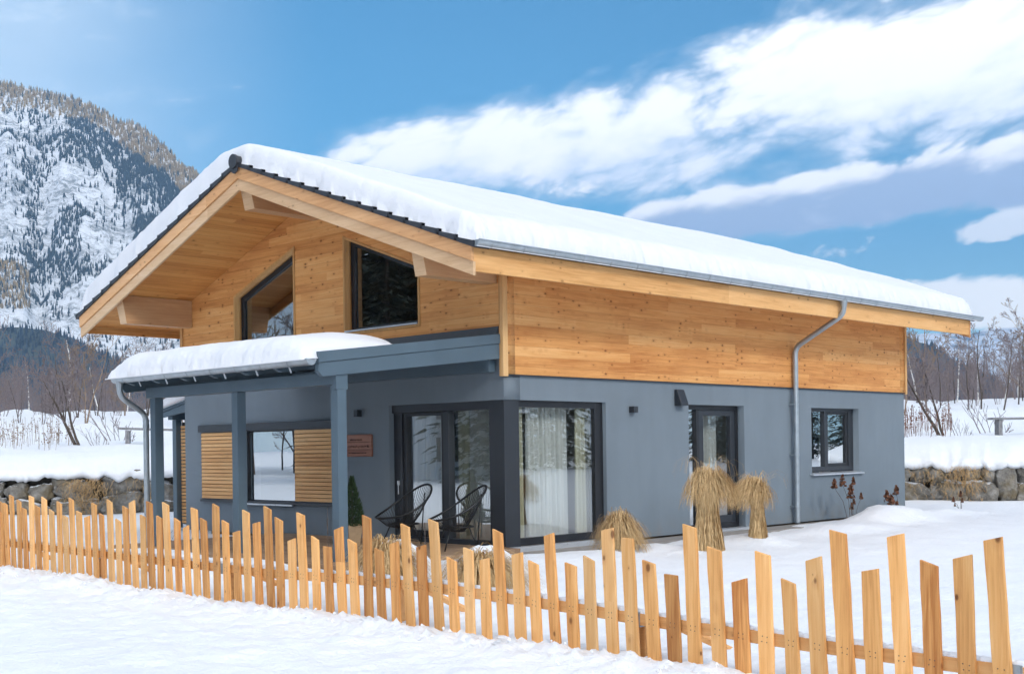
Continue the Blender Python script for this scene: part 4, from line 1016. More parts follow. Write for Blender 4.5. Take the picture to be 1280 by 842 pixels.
# ------------------------------------------------------------------ bare trees
def bare_tree_parts(seed, H, r0, lean=(0,0), forks=1, spread=.55, levels=4, crown_from=.25, upr=.35, nside=4, rmin=.010, dens=1.):
    q = random.Random(seed); tr = MB(); cw = MB()
    def limb(p, d, l, r, lv, mb):
        n = 5 if lv < 2 else 3; pts = [p]; rr = [r]; dd = d.copy()
        for i in range(n):
            dd = (dd+Vector((q.random()-.5,q.random()-.5,(q.random()-.5)*.6+upr*.25))*.26).normalized(); pts.append(pts[-1]+dd*l/n); rr.append(max(rmin, r*(1-.72*(i+1)/n)))
        mb.tube(pts, rr, 6 if lv == 0 else (4 if lv == 1 else 3), False)
        if lv >= levels: return
        k = int((5+3*q.random())*dens) if lv == 0 else int((3+2.5*q.random())*dens)
        for j in range(k):
            f = (crown_from if lv == 0 else .2)+(1-(crown_from if lv == 0 else .2))*(j+q.random())/k
            s0 = min(int(f*n), n-1); g = f*n-s0; pp = pts[s0].lerp(pts[s0+1], g)
            base_d = (pts[s0+1]-pts[s0]).normalized(); a = q.random()*6.283
            o = base_d.orthogonal().normalized(); o = Matrix.Rotation(a,3,base_d)@o
            nd = (base_d*(1-spread)+o*spread*(.8+.5*q.random())+Vector((0,0,upr*.5))).normalized()
            limb(pp, nd, l*(.34+.26*q.random())*(1.15-f*.45), max(rmin, rr[s0]*.5), lv+1, cw)
    for f in range(forks):
        d = Vector((lean[0]+(.22*(f-(forks-1)/2)), lean[1]+(.10*(q.random()-.5) if forks > 1 else 0), 1)).normalized()
        limb(Vector((.10*(f-(forks-1)/2),0,-.15)), d, H*(1-.12*f), r0*(1-.2*f), 0, tr)
    return tr, cw
def mesh_of(mb, mat):
    me = bpy.data.meshes.new('m'); me.from_pydata(mb.v,[],mb.f); me.materials.append(mat); me.polygons.foreach_set('use_smooth',[True]*len(me.polygons)); return me
def tree_proto(mt, mc, **kw):
    tr, cw = bare_tree_parts(**kw); return mesh_of(tr, mt), mesh_of(cw, mc)
def plant_tree(name, proto, x, y, z, rot, sc, label, cat='tree', group=None):
    e = empty(name, (x,y,z)); e.rotation_euler = (0,0,rot); e.scale = (sc,sc,sc); tag(e, label, cat, group)
    for nm, me in zip(('trunk','crown'), proto):
        me.name = nm; o = bpy.data.objects.new(nm, me); COL.objects.link(o); o.parent = e
    return e
def on_bank(u, D): x, y = wp(u, D); return x, y, bank_at(u, D)-.05
def ut(px): return (px-640)/1537.6
al1 = tree_proto(M['bark'], M['twig'], seed=11, H=2.5, r0=.058, lean=(-.42,.0), forks=2, spread=.5, crown_from=.28, rmin=.009)
al2 = tree_proto(M['bark'], M['twig'], seed=12, H=2.5, r0=.058, lean=(-.40,.0), forks=2, spread=.5, crown_from=.28, rmin=.009)
ROTV = YAW-math.pi/2     # local x of a tree = to the right as one looks at the house
plant_tree('bare_tree', al1, *on_bank(ut(100),37), ROTV, 1., 'leaning twin-stemmed bare tree on the snow bank left of the canopy')
plant_tree('bare_tree', al2, *on_bank(ut(1180),37.5), ROTV, 1., 'leaning twin-stemmed bare tree on the snow bank right of the house')
sh1 = tree_proto(M['twig'], M['twig'], seed=14, H=1.25, r0=.022, lean=(-.1,0), forks=7, spread=.4, levels=1, crown_from=.3, rmin=.007)
sh2 = tree_proto(M['twig'], M['twig'], seed=15, H=1.25, r0=.022, lean=(.25,0), forks=8, spread=.4, levels=1, crown_from=.3, rmin=.007)
plant_tree('bare_shrub', sh1, *on_bank(ut(150),39), ROTV, 1., 'many-stemmed bare shrub on the bank between the leaning tree and the canopy downpipe', 'shrub')
plant_tree('bare_shrub', sh2, *on_bank(ut(1245),39), ROTV, 1., 'many-stemmed bare shrub on the bank beside the grey plank at the far right', 'shrub')
plant_tree('bare_shrub', sh1, *on_bank(ut(125),36.5), ROTV+.5, .55, 'short bare sapling just right of the leaning tree left of the house', 'shrub')
plant_tree('bare_shrub', sh2, *on_bank(ut(1205),37), ROTV+.3, .6, 'short bare sapling just right of the leaning tree right of the house', 'shrub')

bp = [tree_proto(M['birch'], M['twig'], seed=40+i, H=8., r0=.115, lean=(.03*(i-1),0), forks=1, spread=.5, levels=3, crown_from=.32, rmin=.014, upr=.25) for i in range(3)]
BIRCH = [(1147,428,86,'slim white-stemmed birch nearest the house wall on the right'),(1197,424,90,'tall straight white birch right of the leaning tree'),(1224,468,82,'short white birch trunk between two taller birches on the right'),(1256,446,84,'white birch leaning slightly above the grey plank'),(1274,470,96,'thin white birch at the right edge of the photo'),
 (87,420,90,'tall straight white birch behind the leaning tree on the left'),(124,455,84,'white birch left of the canopy corner'),(36,452,96,'thin pale birch between brown trees at far left'),(196,424,80,'slim pale birch seen just left of the canopy snow'),(160,462,92,'small pale birch above the many-stemmed shrub on the left')]
for i, (px, top, D, lab) in enumerate(BIRCH):
    x, y, z = on_bank(ut(px), D); hz = 559.4-(px-640)*.01366; zt_ = 1.53+(hz-top)/1537.6*D
    plant_tree('birch_tree', bp[i%3], x, y, z, ROTV+i*1.3, max(.4,(zt_-z)/8.2), lab)
tp = [tree_proto(M['bark'] if i%3 else M['twig_warm'], M['twig'] if i%3 else M['twig_warm'], seed=60+i, H=7., r0=.08, lean=(.1*(i%3-1),0), forks=1+i%2, spread=.48, levels=4, crown_from=.15, rmin=.015, upr=.3) for i in range(6)]
q = random.Random(77)
def free_u(k):
    return (-.47+.25*q.random()) if k%2 else (.285+.18*q.random())
for i in range(120):
    u = free_u(i); D = 56+60*q.random(); x, y, z = on_bank(u, D)
    left = u < 0
    plant_tree('bare_tree', tp[i%6], x, y, z, q.random()*6.28, .27+.30*q.random()+(0 if left else .08), 'bare grey-brown tree in the thicket above the bank '+('left' if left else 'right')+' of the house', 'tree', 'bare thicket trees '+('left' if left else 'right')+' of the house')
# the thicket behind them: one mass
def merge_clones(protos, places):
    V = []; F = []; o = 0
    pv = [(np.array(p.v), np.array([list(f)+[f[0]]*(4-len(f)) if len(f) < 4 else list(f[:4]) for f in p.f])) for p in protos]
    for k, x, y, z, rot, sc in places:
        v, f = pv[k]; c, s = math.cos(rot), math.sin(rot)
        w = np.empty_like(v); w[:,0] = (v[:,0]*c-v[:,1]*s)*sc+x; w[:,1] = (v[:,0]*s+v[:,1]*c)*sc+y; w[:,2] = v[:,2]*sc+z
        V.append(w); F.append(f+o); o += len(v)
    return np.concatenate(V), np.concatenate(F)
def np_mesh(name, V, F, mat, tone=None, smooth=False):
    me = bpy.data.meshes.new(name); nv, nf, k = len(V), len(F), F.shape[1]
    me.vertices.add(nv); me.vertices.foreach_set('co', V.astype(np.float32).ravel())
    me.loops.add(nf*k); me.loops.foreach_set('vertex_index', F.astype(np.int32).ravel())
    me.polygons.add(nf); me.polygons.foreach_set('loop_start', np.arange(0,nf*k,k,dtype=np.int32))
    me.materials.append(mat); me.update(calc_edges=True); me.validate()
    if tone is not None: me.attributes.new('tone','FLOAT','POINT').data.foreach_set('value', tone.astype(np.float32))
    return link(name, me)
th = []
for i in range(4):
    tr, cw = bare_tree_parts(seed=90+i, H=4.2, r0=.035, lean=(0,0), forks=4, spread=.42, levels=2, crown_from=.15, rmin=.013, upr=.35)
    th.append(tr.add(cw.v, cw.f))
# triangles only
for p in th: p.f = [t_ for f in p.f for t_ in ([(f[0],f[1],f[2]),(f[0],f[2],f[3])] if len(f) == 4 else [tuple(f)])]
def merge_tri(protos, places):
    V = []; F = []; o = 0; pv = [(np.array(p.v), np.array(p.f)) for p in protos]
    for k, x, y, z, rot, sc in places:
        v, f = pv[k]; c, s = math.cos(rot), math.sin(rot)
        V.append(np.stack([(v[:,0]*c-v[:,1]*s)*sc+x,(v[:,0]*s+v[:,1]*c)*sc+y,v[:,2]*sc+z],1)); F.append(f+o); o += len(v)
    return np.concatenate(V), np.concatenate(F)
pl_ = []
for i in range(560):
    u = (-.56+.40*q.random()) if i%2 else (.25+.31*q.random()); D = 76+75*q.random()**.8; x, y, z = on_bank(u, D); pl_.append((i%4,x,y,z-.1,q.random()*6.28,.44+.50*q.random()))
V, F = merge_tri(th, pl_)
tag(np_mesh('thicket', V, F, M['twig']), 'dense purple-brown bare thicket behind the trees on the bank', 'thicket', kind='stuff')
# dead seed-head plants on the bank
for side, (pa, pb) in enumerate(((-60,92),(1120,1190))):
    mb = MB()
    for i in range(95 if side else 150):
        px = pa+(pb-pa)*q.random(); D = 35.5+7*q.random(); x, y, z = on_bank(ut(px), D); h = .35+.65*q.random()
        tpv = Vector((x+.2*(q.random()-.5),y+.2*(q.random()-.5),z+h)); mb.tube([(x,y,z-.05),(x*.5+tpv.x*.5+.03,y*.5+tpv.y*.5,z+h*.55),tpv], .006, 3, False)
        for k in range(4):
            c_ = Vector((x,y,z)).lerp(tpv, .55+.45*q.random())+Vector((q.random()-.5,q.random()-.5,0))*.12; s_ = .012+.014*q.random()
            mb.add([c_+Vector(p)*s_ for p in ((1,0,0),(-1,0,0),(0,1,0),(0,-1,0),(0,0,1),(0,0,-1))], [(0,2,4),(2,1,4),(1,3,4),(3,0,4),(2,0,5),(1,2,5),(3,1,5),(0,3,5)])
    tag(mb.build('dead_weeds', M['rust'] if side else M['twig_warm'], None, recalc=False), 'dry brown seed-head weeds standing in the snow '+('right of the house' if side else 'left of the house'), 'weeds', kind='stuff')
# grey plank benches
def plank(px, D, ln, label, tilt=0.):
    x, y, z = on_bank(ut(px), D); e = empty('plank_bench', (x,y,z)); e.rotation_euler = (0,0,ROTV+.15); tag(e, label, 'bench')
    o = MB().box(-ln/2,ln/2,-.17,.17,.48,.545).build('seat', M['greyplank'], None, bevel=.008); o.parent = e; o.location = (0,0,0); o.rotation_euler = (0,tilt,0)
    for sx in (-ln*.36, ln*.36):
        o = MB().box(sx-.06,sx+.06,-.13,.13,-.2,.478).build('leg', M['greyplank'], None, bevel=.006); o.parent = e; o.location = (0,0,0)
plank(1275, 37, 1.9, 'weathered grey plank bench in the snow at the far right')
plank(190, 36.5, 1.9, 'weathered grey plank bench in the snow behind the canopy downpipe', .04)

# ------------------------------------------------------------------ mountains
def ridge_fn(pts):
    def f(u):
        if u <= pts[0][0]: return pts[0][1]
        for (a,za),(b,zb) in zip(pts, pts[1:]):
            if u <= b:
                t_ = (u-a)/(b-a); t_ = t_*t_*(3-2*t_)*.35+t_*.65; return za+(zb-za)*t_
        return pts[-1][1]
    return f
def pr(px, py): return (ut(px), (559.4-(px-640)*.01366-py)/1537.6)
def mountain(name, ridge, D0, D1, u0, u1, nu, nt_, mat, rough, gully, smooth=True, back=.35, pw=1.15):
    vs = []; hs = {}
    T = [i/nt_ for i in range(nt_+1)]+[1+back*(i+1)/8 for i in range(8)]
    for i in range(nu+1):
        u = u0+(u1-u0)*i/nu
        for j, t_ in enumerate(T):
            D = D0+(D1-D0)*t_; x, y = wp(u, D); zr = ridge(u)*D1
            if t_ <= 1: k = t_**pw
            else: k = 1-.55*((t_-1)/back)**1.3
            n_ = noise.fractal(Vector((x,y,0))*rough, .85, 2.1, 6)
            n2 = noise.fractal(Vector((u*gully, t_*1.2, 3)), .8, 2.2, 5)
            fade = min(1, t_*4)*(1-.80*sstep(.78,1.,t_) if t_ <= 1 else .2)
            z = zr*k+zr*.07*n_*fade+zr*.06*n2*fade
            vs.append((x,y,z-2*(t_ == 0)))
    m_ = len(T); fs = [(i*m_+j,(i+1)*m_+j,(i+1)*m_+j+1,i*m_+j+1) for i in range(nu) for j in range(m_-1)]
    me = bpy.data.meshes.new(name); me.from_pydata(vs,[],fs); me.materials.append(mat)
    if smooth: me.polygons.foreach_set('use_smooth',[True]*len(fs))
    o = link(name, me); tag(o, kind='structure')
    V = np.array(vs).reshape(nu+1, m_, 3)
    def at(u, t_):
        a = (u-u0)/(u1-u0)*nu; b = t_*nt_; i = min(int(a),nu-1); j = min(int(b),nt_-1); fa, fb = a-i, b-j
        return (V[i,j]*(1-fa)*(1-fb)+V[i+1,j]*fa*(1-fb)+V[i,j+1]*(1-fa)*fb+V[i+1,j+1]*fa*fb)
    return o, at
ML = ridge_fn([(-1.1,.20),(-.75,.28),pr(-120,110),pr(-40,100),pr(0,106),pr(60,110),pr(120,128),pr(170,155),pr(210,183),pr(240,212),pr(262,230),pr(330,300),pr(450,390),pr(600,450),pr(760,480),(.5,.02)])
mo, mat_ = mountain('mountain', ML, 1500, 2500, -1.1, .35, 420, 120, M['mountain'], .004, 30)
MR = ridge_fn([(-.3,.03),pr(500,480),pr(800,450),pr(1000,425),pr(1140,418),pr(1180,414),pr(1215,416),pr(1235,409),pr(1280,407),(.5,.105),(.7,.12),(1.1,.09)])
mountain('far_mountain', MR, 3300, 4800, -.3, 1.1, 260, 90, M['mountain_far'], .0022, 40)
HL = ridge_fn([(-1.,.05),(-.7,.085),pr(-40,416),pr(20,406),pr(50,408),pr(90,420),pr(130,440),pr(180,462),pr(240,480),pr(330,500),(0,.012)])
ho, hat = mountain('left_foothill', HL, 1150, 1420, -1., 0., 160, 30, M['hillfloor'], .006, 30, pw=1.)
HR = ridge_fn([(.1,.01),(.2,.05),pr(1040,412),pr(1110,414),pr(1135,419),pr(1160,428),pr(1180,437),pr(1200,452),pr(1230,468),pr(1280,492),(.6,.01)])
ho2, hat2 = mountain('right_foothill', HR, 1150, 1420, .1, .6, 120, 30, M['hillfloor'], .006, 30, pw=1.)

def forest(name, label, places, mat):
    """merged spruces: an uneven two-tier cone each"""
    n = len(places); P = np.array([(x,y,z) for x,y,z,h,t_ in places]); H = np.array([p[3] for p in places]); tn = np.array([p[4] for p in places])
    rg = np.random.default_rng(3); k = 5
    ang = np.linspace(0,2*np.pi,k,endpoint=False)[None,:]+rg.random((n,1))*6
    rw = (.13+.07*rg.random((n,1)))*H[:,None]
    def ring(rs, hz): 
        r_ = rw*rs*(.7+.6*rg.random((n,k))); return np.stack([P[:,0:1]+r_*np.cos(ang),P[:,1:2]+r_*np.sin(ang),P[:,2:3]+hz*H[:,None]+0*r_],2)
    def tip(hz): return np.stack([P[:,0],P[:,1],P[:,2]+hz*H],1)[:,None,:]
    V = np.concatenate([ring(1.,.02),tip(.68),ring(.66,.40),tip(1.)],1); m_ = V.shape[1]
    f = [(i,(i+1)%k,k) for i in range(k)]+[(k+1+i,k+1+(i+1)%k,2*k+1) for i in range(k)]
    F = (np.array(f)[None]+(np.arange(n)*m_)[:,None,None]).reshape(-1,3)
    tag(np_mesh(name, V.reshape(-1,3), F, mat, np.repeat(tn, m_)), label, 'forest', kind='stuff')
rg = random.Random(13); pl_ = []
def npx(u): return 640+1537.6*u
tries = 0
while len(pl_) < 24000 and tries < 500000:
    tries += 1
    u = -.62+.45*rg.random(); t_ = .12+.88*rg.random()
    x, y, z = mat_(u, t_); D = 1500+1000*t_; px = npx(u); py = 559.4-(px-640)*.01366-(z-1.5)/D*1537.6
    rid = 559.4-(px-640)*.01366-ML(u)*1537.6        # ridge row at this u
    dy = py-rid                                       # how far below the ridge it stands
    n1 = fbm(x*.009,y*.009,1.,5)+.5*fbm(u*45,t_*3.5,6.,4); gold = False
    band = 34+8*fbm(u*30,3.)+ (px-60)*.33*sstep(60,140,px)
    if dy < band:
        p = .95 if dy < band-12 else .7
        if px < 90 and 14 < dy < 34: p *= .55
        gold = dy < 26+14*fbm(u*22,8.)+max(0,(px-100))*.10*0+8  # painted sunlight: trees near the ridge take the gold tone
        gold = gold and rg.random() < .86
    elif dy < band+60 and px > 150: p = .75 if n1 > -.25 else .2
    else:
        p = .62 if n1 > .34 else (.10 if n1 > .0 else .02)
        if py > 255 and px > 15: p = max(p, .75 if n1 > .10 else .05)
        if px < 40 and 330 < py < 385: p, gold = .8, rg.random() < .7
        if px > 165 and 225 < py < 270: gold = rg.random() < .5
        if 385 < py: p *= .25
    if rg.random() < p:
        pl_.append((x,y,z-1,(8+6*rg.random()) if dy < band+60 else 6+7*rg.random(), (.52+.48*rg.random()) if gold else .48*rg.random()))
forest('mountain_forest', 'spruce and larch wood with painted golden sunlight, covering the upper slopes of the snowy mountain', pl_, M['farwood'])
pl_ = []
for i in range(9000):
    if i%2: u = -.60+.36*rg.random(); t_ = rg.random(); x,y,z = hat(u,t_)
    else: u = .22+.30*rg.random(); t_ = rg.random(); x,y,z = hat2(u,t_)
    if fbm(x*.012,y*.012,7.) > .55: continue
    pl_.append((x,y,z-1,6+5*rg.random(),rg.random()*.9))
forest('foothill_forest', 'dark blue wood covering the low foothills on both sides behind the thicket', pl_, M['hillwood'])

# ------------------------------------------------------------------ spruces across the path (they show only in the window glass)
def spruce_proto(seed, H):
    q = random.Random(seed); mb = MB(); tone = []
    for i in range(420):
        f = q.random()**1.25; z = H*(.05+.93*f); rr = (H*.19*(1-f)**.9+.10)*(.65+.5*q.random()); a = 6.283*q.random()
        d = Vector((math.cos(a),math.sin(a),0)); s_ = Vector((-math.sin(a),math.cos(a),0)); tb = q.random()
        for m_ in range(16):
            g0 = .15+.85*q.random(); p = d*rr*g0+Vector((0,0,z-rr*.42*g0**1.4+(rr*.12*g0**3)))+s_*rr*.30*(1.1-g0)*(q.random()-.5)*2
            l = .16+.30*q.random(); dd = (d*.7+s_*(q.random()-.5)*1.4+Vector((0,0,-.55*q.random()))).normalized(); w_ = dd.cross(Vector((q.random()-.5,q.random()-.5,1))).normalized()*l*.28
            mb.add([p-w_,p+w_,p+dd*l], [(0,1,2)]); tone += [tb*.7+.3*q.random()]*3
    tr = MB().tube([(0,0,-.3),(0,0,H*.5),(0,0,H*.97)], [H*.016,H*.010,.02], 7)
    fm = bpy.data.meshes.new('crown'); fm.from_pydata(mb.v,[],mb.f); fm.materials.append(M['spruce']); fm.attributes.new('tone','FLOAT','POINT').data.foreach_set('value', tone)
    tm = bpy.data.meshes.new('trunk'); tm.from_pydata(tr.v,[],tr.f); tm.materials.append(M['bark'])
    return tm, fm
sp = [spruce_proto(200+i, 14) for i in range(3)]; q = random.Random(19)
spots = [(-27,20),(-31,26),(-29,33),(-35,30),(-33,39),(-38,36),(-37,46),(-42,43),(-40,53),(-46,50),(-43,61),(-34,21),(-41,28),(-48,40),(-50,60),(-38,66),(-45,70),(-30,46),(-33,56),
         (24,-44),(29,-49),(33,-44),(38,-50),(43,-46),(48,-53),(53,-47),(58,-54),(63,-48),(68,-56),(73,-50),(36,-58),(46,-62),(56,-64),(66,-66),(78,-60),(84,-52),(92,-46),(99,-55),(107,-48),(115,-58),(90,-60),(123,-50),(104,-64),(-29,27),(-36,40),(-44,48),(-39,60),(-47,56),(-52,66),(-56,50),(-27,38),(-52,60),(-56,63),(-48,58),(-60,69),(-51,55),(-57,71),(-63,64),(-54,57),(-46,52)]
for i, (x, y) in enumerate(spots):
    if x < 0 and math.hypot(x+29,y-36) < 8.5: continue
    if x < 0 and y < 49 and 131.9 < math.degrees(math.atan2(y-1,x)) < 138: continue
    if x < 0 and 119.5 < math.degrees(math.atan2(y-6,x)) < 128.2:      # a gap of bare trees between the spruces
        plant_tree('bare_tree', tp[i%6], x, y, -.1, q.random()*6, 1.+.5*q.random(), 'bare tree mirrored in the window between the slatted shutters', 'tree', 'bare trees mirrored in the shutter window'); continue
    side = 'left of the camera' if x < 0 else 'right of the garden'
    e = plant_tree('spruce_tree', sp[i%3], x+q.random()*2, y+q.random()*2, -.1, q.random()*6, .95+.5*q.random()+(.25 if x < 0 else 0)+(.45 if y > 49 and x < 0 else 0), 'tall dark spruce mirrored in the '+('gable and terrace' if x < 0 else 'long-side')+' window glass', 'tree', 'spruces mirrored in the '+('gable' if x < 0 else 'long-side')+' windows')

# neighbour's house across the path: it shows only as a reflection in the sliding door
nh = empty('neighbour_house', (-29,36,0)); nh.rotation_euler = (0,0,R(48)); tag(nh, 'pale grey rendered house mirrored in the left pane of the sliding door', 'house')
def nb(mb, name, mat):
    o = mb.build(name, mat, None); o.parent = nh; o.location = (0,0,0); return o
nb(MB().box(-4.5,4.5,-3.5,3.5,-.2,4.6), 'wall', M['render_grey'])
rf_ = nb(MB().prism([(-4.6,4.45),(0,6.4),(4.6,4.45),(4.6,4.62),(0,6.6),(-4.6,4.62)], 'x', -4.6, 4.6), 'roof', M['snow_roof'])
nb(MB().prism([(-3.5,4.601),(3.5,4.601),(0,6.1)], 'x', -3.9, 3.9), 'gable', M['render_grey'])
for xx in (-2.3,.2,2.4):
    for zz in (.9,3.0):
        w_ = nb(MB().box(xx-.55,xx+.55,-3.56,-3.501,zz,zz+1.2), 'window', M['anthra'])
# ------------------------------------------------------------------ sky and clouds
wd = bpy.data.worlds.new('World'); S.world = wd; wd.use_nodes = True
T = NT.__new__(NT); T.t = wd.node_tree; T.t.nodes.clear(); T.out = T.n('ShaderNodeOutputWorld')
SUN_EL, SUN_AZ = 31., 252.      # azimuth counter-clockwise from +x: the sun stands behind the camera's right
tc = T.n('ShaderNodeTexCoord').outputs['Generated']
sky = T.n('ShaderNodeTexSky', {'sky_type': 'NISHITA', 'sun_disc': False})
sky.sun_elevation = R(SUN_EL); sky.sun_rotation = R((90-SUN_AZ)%360); sky.altitude = 700; sky.air_density = 1.0; sky.dust_density = .6; sky.ozone_density = 1.6
def vdot(v, c): 
    nd = T.n('ShaderNodeVectorMath', {'operation': 'DOT_PRODUCT'}, i0=v, i1=c); return nd.outputs['Value']
fd = vdot(tc, (DV[0],DV[1],0)); rd = vdot(tc, (RV[0],RV[1],0)); sz = vdot(tc, (0,0,1))
A = T.m('ARCTAN2', rd, fd); hyp = T.m('SQRT', T.m('ADD', T.m('MULTIPLY',fd,fd), T.m('MULTIPLY',rd,rd))); E_ = T.m('DIVIDE', sz, T.m('MAXIMUM', hyp, .02))
def ae(px, py):
    a = math.atan(ut(px)); return a, (559.4-(px-640)*.01366-py)/1537.6*math.cos(a)
nv = T.vec(T.m('MULTIPLY',A,7.), T.m('MULTIPLY', T.m('SUBTRACT',E_,T.m('MULTIPLY',A,.22)), 15.), T.m('MULTIPLY', fd, .5))
wob = T.n('ShaderNodeTexNoise', None, Vector=nv, Scale=.9, Detail=3.)
nvw = T.n('ShaderNodeVectorMath', {'operation': 'MULTIPLY_ADD'}, i0=wob.outputs['Color'], i1=(.5,.5,.5), i2=nv).outputs[0]
vo_ = T.n('ShaderNodeTexVoronoi', {'feature': 'F1'}, Vector=nvw, Scale=2.6, Detail=3., Roughness=.55)
nz = T.m('ADD', T.m('MULTIPLY', T.noise(nvw, 2.3, 10, .62), .75), T.m('MULTIPLY', T.m('SUBTRACT', .75, vo_.outputs['Distance']), .42)); nzb = T.noise(nvw, .75, 4, .5)
def band(p0, p1, w0, w1, amp, fade0=.15, fade1=.15):
    (a0,e0),(a1,e1) = ae(*p0), ae(*p1); dx, dy = a1-a0, e1-e0; l2 = dx*dx+dy*dy; l = math.sqrt(l2)
    ra = T.m('SUBTRACT',A,a0); re = T.m('SUBTRACT',E_,e0)
    t_ = T.m('DIVIDE', T.m('ADD', T.m('MULTIPLY',ra,dx), T.m('MULTIPLY',re,dy)), l2)
    s_ = T.m('DIVIDE', T.m('SUBTRACT', T.m('MULTIPLY',re,dx), T.m('MULTIPLY',ra,dy)), l)
    w_ = T.mapr(t_, 0, 1, w0/1537.6, w1/1537.6)
    q_ = T.m('DIVIDE', s_, w_)
    b = T.m('SUBTRACT', 1., T.m('MULTIPLY',q_,q_))
    en = T.m('MULTIPLY', T.mapr(t_,-fade0,fade0,0,1,True), T.mapr(t_,1-fade1,1+fade1,1,0,True))
    v = T.m('MULTIPLY', T.m('MAXIMUM', T.m('MULTIPLY_ADD', b, 1., 0.), -.6), en)
    v = T.m('ADD', T.m('MULTIPLY', v, amp), T.m('MULTIPLY', T.m('SUBTRACT', en, 1.), .35))
    return v, q_, en
def dens(bias, k=.9, lo=.10, hi=.42, n_=None):
    return T.mapr(T.m('ADD', bias, T.m('MULTIPLY', T.m('SUBTRACT', n_ or nz, .5), k*1.75)), lo, hi, 0, 1, True)
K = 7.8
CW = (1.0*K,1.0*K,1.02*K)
col = T.mix(1., sky.outputs[0], (.235,.60,.69), 'MULTIPLY')
# veil of thin haze, upper left, and brightening towards the horizon at right
veil = T.m('MULTIPLY', T.mapr(A, ae(430,100)[0], ae(-20,100)[0], 0, 1, True), T.mapr(E_, .62, .30, .25, 1, True))
veil = T.m('MULTIPLY', veil, T.mapr(nzb,.2,.75,.55,1.))
front = T.mapr(fd, .05, .35, 0, 1, True)
col = T.mix(T.m('MULTIPLY', T.m('MULTIPLY', veil, T.mapr(nz,.3,.65,.6,1.)), T.m('MULTIPLY', front, .95)), col, (.82*K,.90*K,.97*K))
hz_ = T.m('MULTIPLY', T.mapr(E_, .22, .0, 0, 1, True), .36)
col = T.mix(hz_, col, (.80*K,.92*K,1.0*K))
def lay(d_, white, grey, gq, c):
    return T.mix(T.m('MULTIPLY', d_, front), c, T.mix(gq, white, grey))
# wisps at the left
b,q_,en = band((160,140),(330,100),34,30,.45); col = lay(T.m('MULTIPLY', dens(b,1.3,.22,.7), .55), CW, CW, 0., col)
b,q_,en = band((330,40),(560,10),40,30,.14); col = lay(T.m('MULTIPLY', dens(b,1.2,.25,.8), .35), CW, CW, 0., col)
# low bright bank at the right horizon
b,q_,en = band((1060,378),(1420,372),32,50,1.0); g = T.m('MULTIPLY', T.mapr(q_,.3,-1.0,0,1,True), T.mapr(nz,.35,.6,0,.22)); col = lay(dens(b,.75,.05,.4), (1.1*K,1.1*K,1.08*K), (.62*K,.68*K,.80*K), g, col)
b,q_,en = band((1010,322),(1330,262),22,30,.95); col = lay(T.m('MULTIPLY',dens(b,1.1,.12,.5),.85), CW, CW, 0., col)
# big bright band
b,q_,en = band((410,212),(1050,128),52,118,1.0,.15,.4); b2,q2,e2 = band((860,125),(1500,10),96,160,1.1,.25,.3); bb = T.m('MAXIMUM', b, b2)
g = T.m('MULTIPLY', T.mapr(T.m('ADD', q_, T.m('MULTIPLY', T.m('SUBTRACT',nz,.5),1.6)), -.05,-.9,0,1,True), .50); col = lay(T.m('MULTIPLY', dens(bb,.7,-.30,.55), .34), CW, CW, 0., col)
col = lay(dens(bb,.85,.0,.60), CW, (.55*K,.66*K,.86*K), g, col)
b,q_,en = band((540,205),(800,245),34,24,.75,.25,.25); col = lay(T.m('MULTIPLY',dens(b,1.3,.08,.6),.92), CW, CW, 0., col)
# long lens of cloud with a grey underside
b,q_,en = band((780,284),(1420,185),34,64,1.05,.10,.2); g = T.m('MULTIPLY', T.mapr(T.m('ADD', q_, T.m('MULTIPLY', T.m('SUBTRACT',nz,.5),.9)), .42,-.15,0,1,True), .96); col = lay(T.m('MULTIPLY', dens(b,.6,-.1,.5), .20), CW, CW, 0., col)
col = lay(dens(b,.6,.12,.42), CW, T.mix(T.mapr(nz,.35,.65), (.34*K,.44*K,.62*K), (.52*K,.62*K,.79*K)), g, col)
b,q_,en = band((700,215),(800,200),16,14,.5,.3,.3); col = lay(dens(b,1.0,.1,.5), CW, (.7*K,.78*K,.9*K), T.mapr(q_,.2,-.8,0,.7), col)
b,q_,en = band((820,60),(1010,12),22,34,.30,.2,.3); col = lay(dens(b,1.4,.12,.5), CW, CW, 0., col)
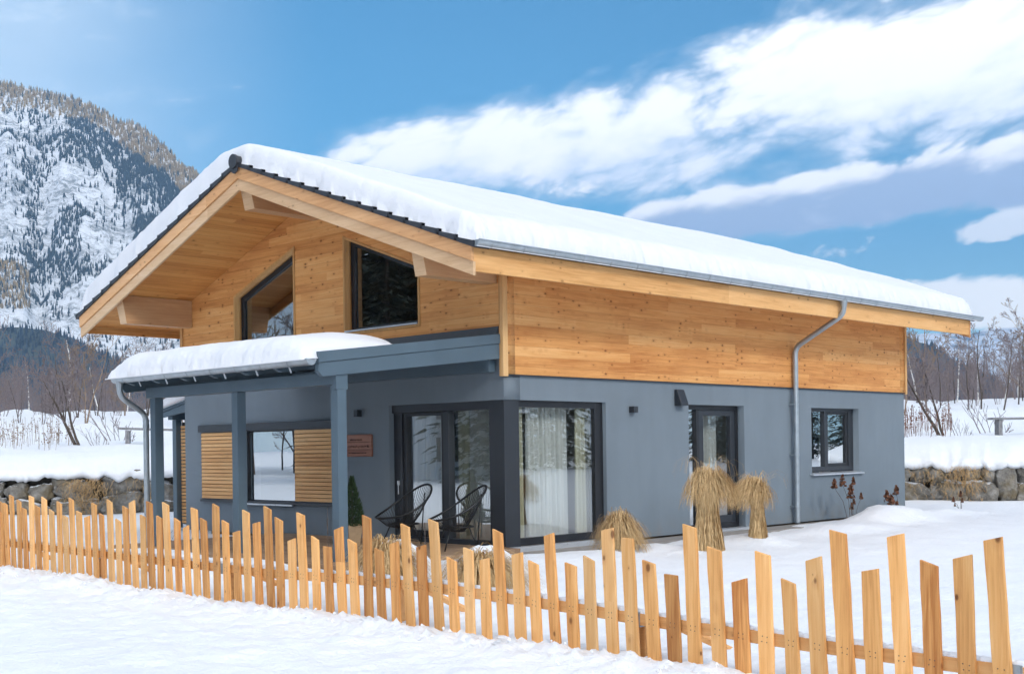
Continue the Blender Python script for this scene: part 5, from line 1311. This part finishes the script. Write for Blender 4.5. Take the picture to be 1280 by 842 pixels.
# broken white cloud added out of view, behind and overhead, as white fill light
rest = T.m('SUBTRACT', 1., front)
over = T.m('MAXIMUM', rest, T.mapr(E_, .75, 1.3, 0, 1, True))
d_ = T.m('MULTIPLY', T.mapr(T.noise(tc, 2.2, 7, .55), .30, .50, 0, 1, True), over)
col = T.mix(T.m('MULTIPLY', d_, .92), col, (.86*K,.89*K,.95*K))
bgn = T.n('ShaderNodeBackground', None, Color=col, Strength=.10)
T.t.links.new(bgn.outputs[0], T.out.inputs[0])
try: wd.cycles.sampling_method = 'MANUAL'; wd.cycles.sample_map_resolution = 512
except Exception: pass

sl = bpy.data.lights.new('sun', 'SUN'); sl.energy = .95; sl.angle = R(14); sl.color = (1,.955,.89)
so = bpy.data.objects.new('sun', sl); COL.objects.link(so)
sv = Vector((math.cos(R(SUN_AZ))*math.cos(R(SUN_EL)), math.sin(R(SUN_AZ))*math.cos(R(SUN_EL)), math.sin(R(SUN_EL))))
so.rotation_euler = (-sv).to_track_quat('-Z','Y').to_euler(); so.location = sv*60

# ------------------------------------------------------------------ haze
HAZE = True
if HAZE:
    hb = MB().box(-3000,6200,-3000,6200,-60,1100)
    t = NT('valley haze'); pvn = t.n('ShaderNodeVolumePrincipled', None, Color=(.32,.60,1.0), Density=.00017, Anisotropy=.1)
    t.t.links.new(pvn.outputs[0], t.out.inputs['Volume'])
    tag(hb.build('haze', t.mat), kind='stuff')

# ------------------------------------------------------------------ camera
cd = bpy.data.cameras.new('camera'); cam = bpy.data.objects.new('camera', cd); COL.objects.link(cam); S.camera = cam
cd.sensor_width = 36; cd.lens = 1537.6/1280*36; cd.shift_y = .10816; cd.clip_start = .1; cd.clip_end = 30000
cam.matrix_world = Matrix.Translation((CX0,CY0,1.5309)) @ Matrix.Rotation(YAW-math.pi/2,4,'Z') @ Matrix.Rotation(math.pi/2,4,'X') @ Matrix.Rotation(R(-.7825),4,'Z')

S.view_settings.view_transform = 'Standard'; S.view_settings.look = 'None'; S.view_settings.gamma = 1; S.view_settings.exposure = 1.17
try: S.view_settings.use_curve_mapping = False
except Exception: pass
S.render.engine = 'CYCLES'; S.cycles.use_denoising = True
S.cycles.use_adaptive_sampling = True; S.cycles.adaptive_threshold = .035; S.cycles.max_bounces = 7; S.cycles.diffuse_bounces = 3; S.cycles.glossy_bounces = 4; S.cycles.transmission_bounces = 6; S.cycles.transparent_max_bounces = 12; S.cycles.volume_bounces = 0
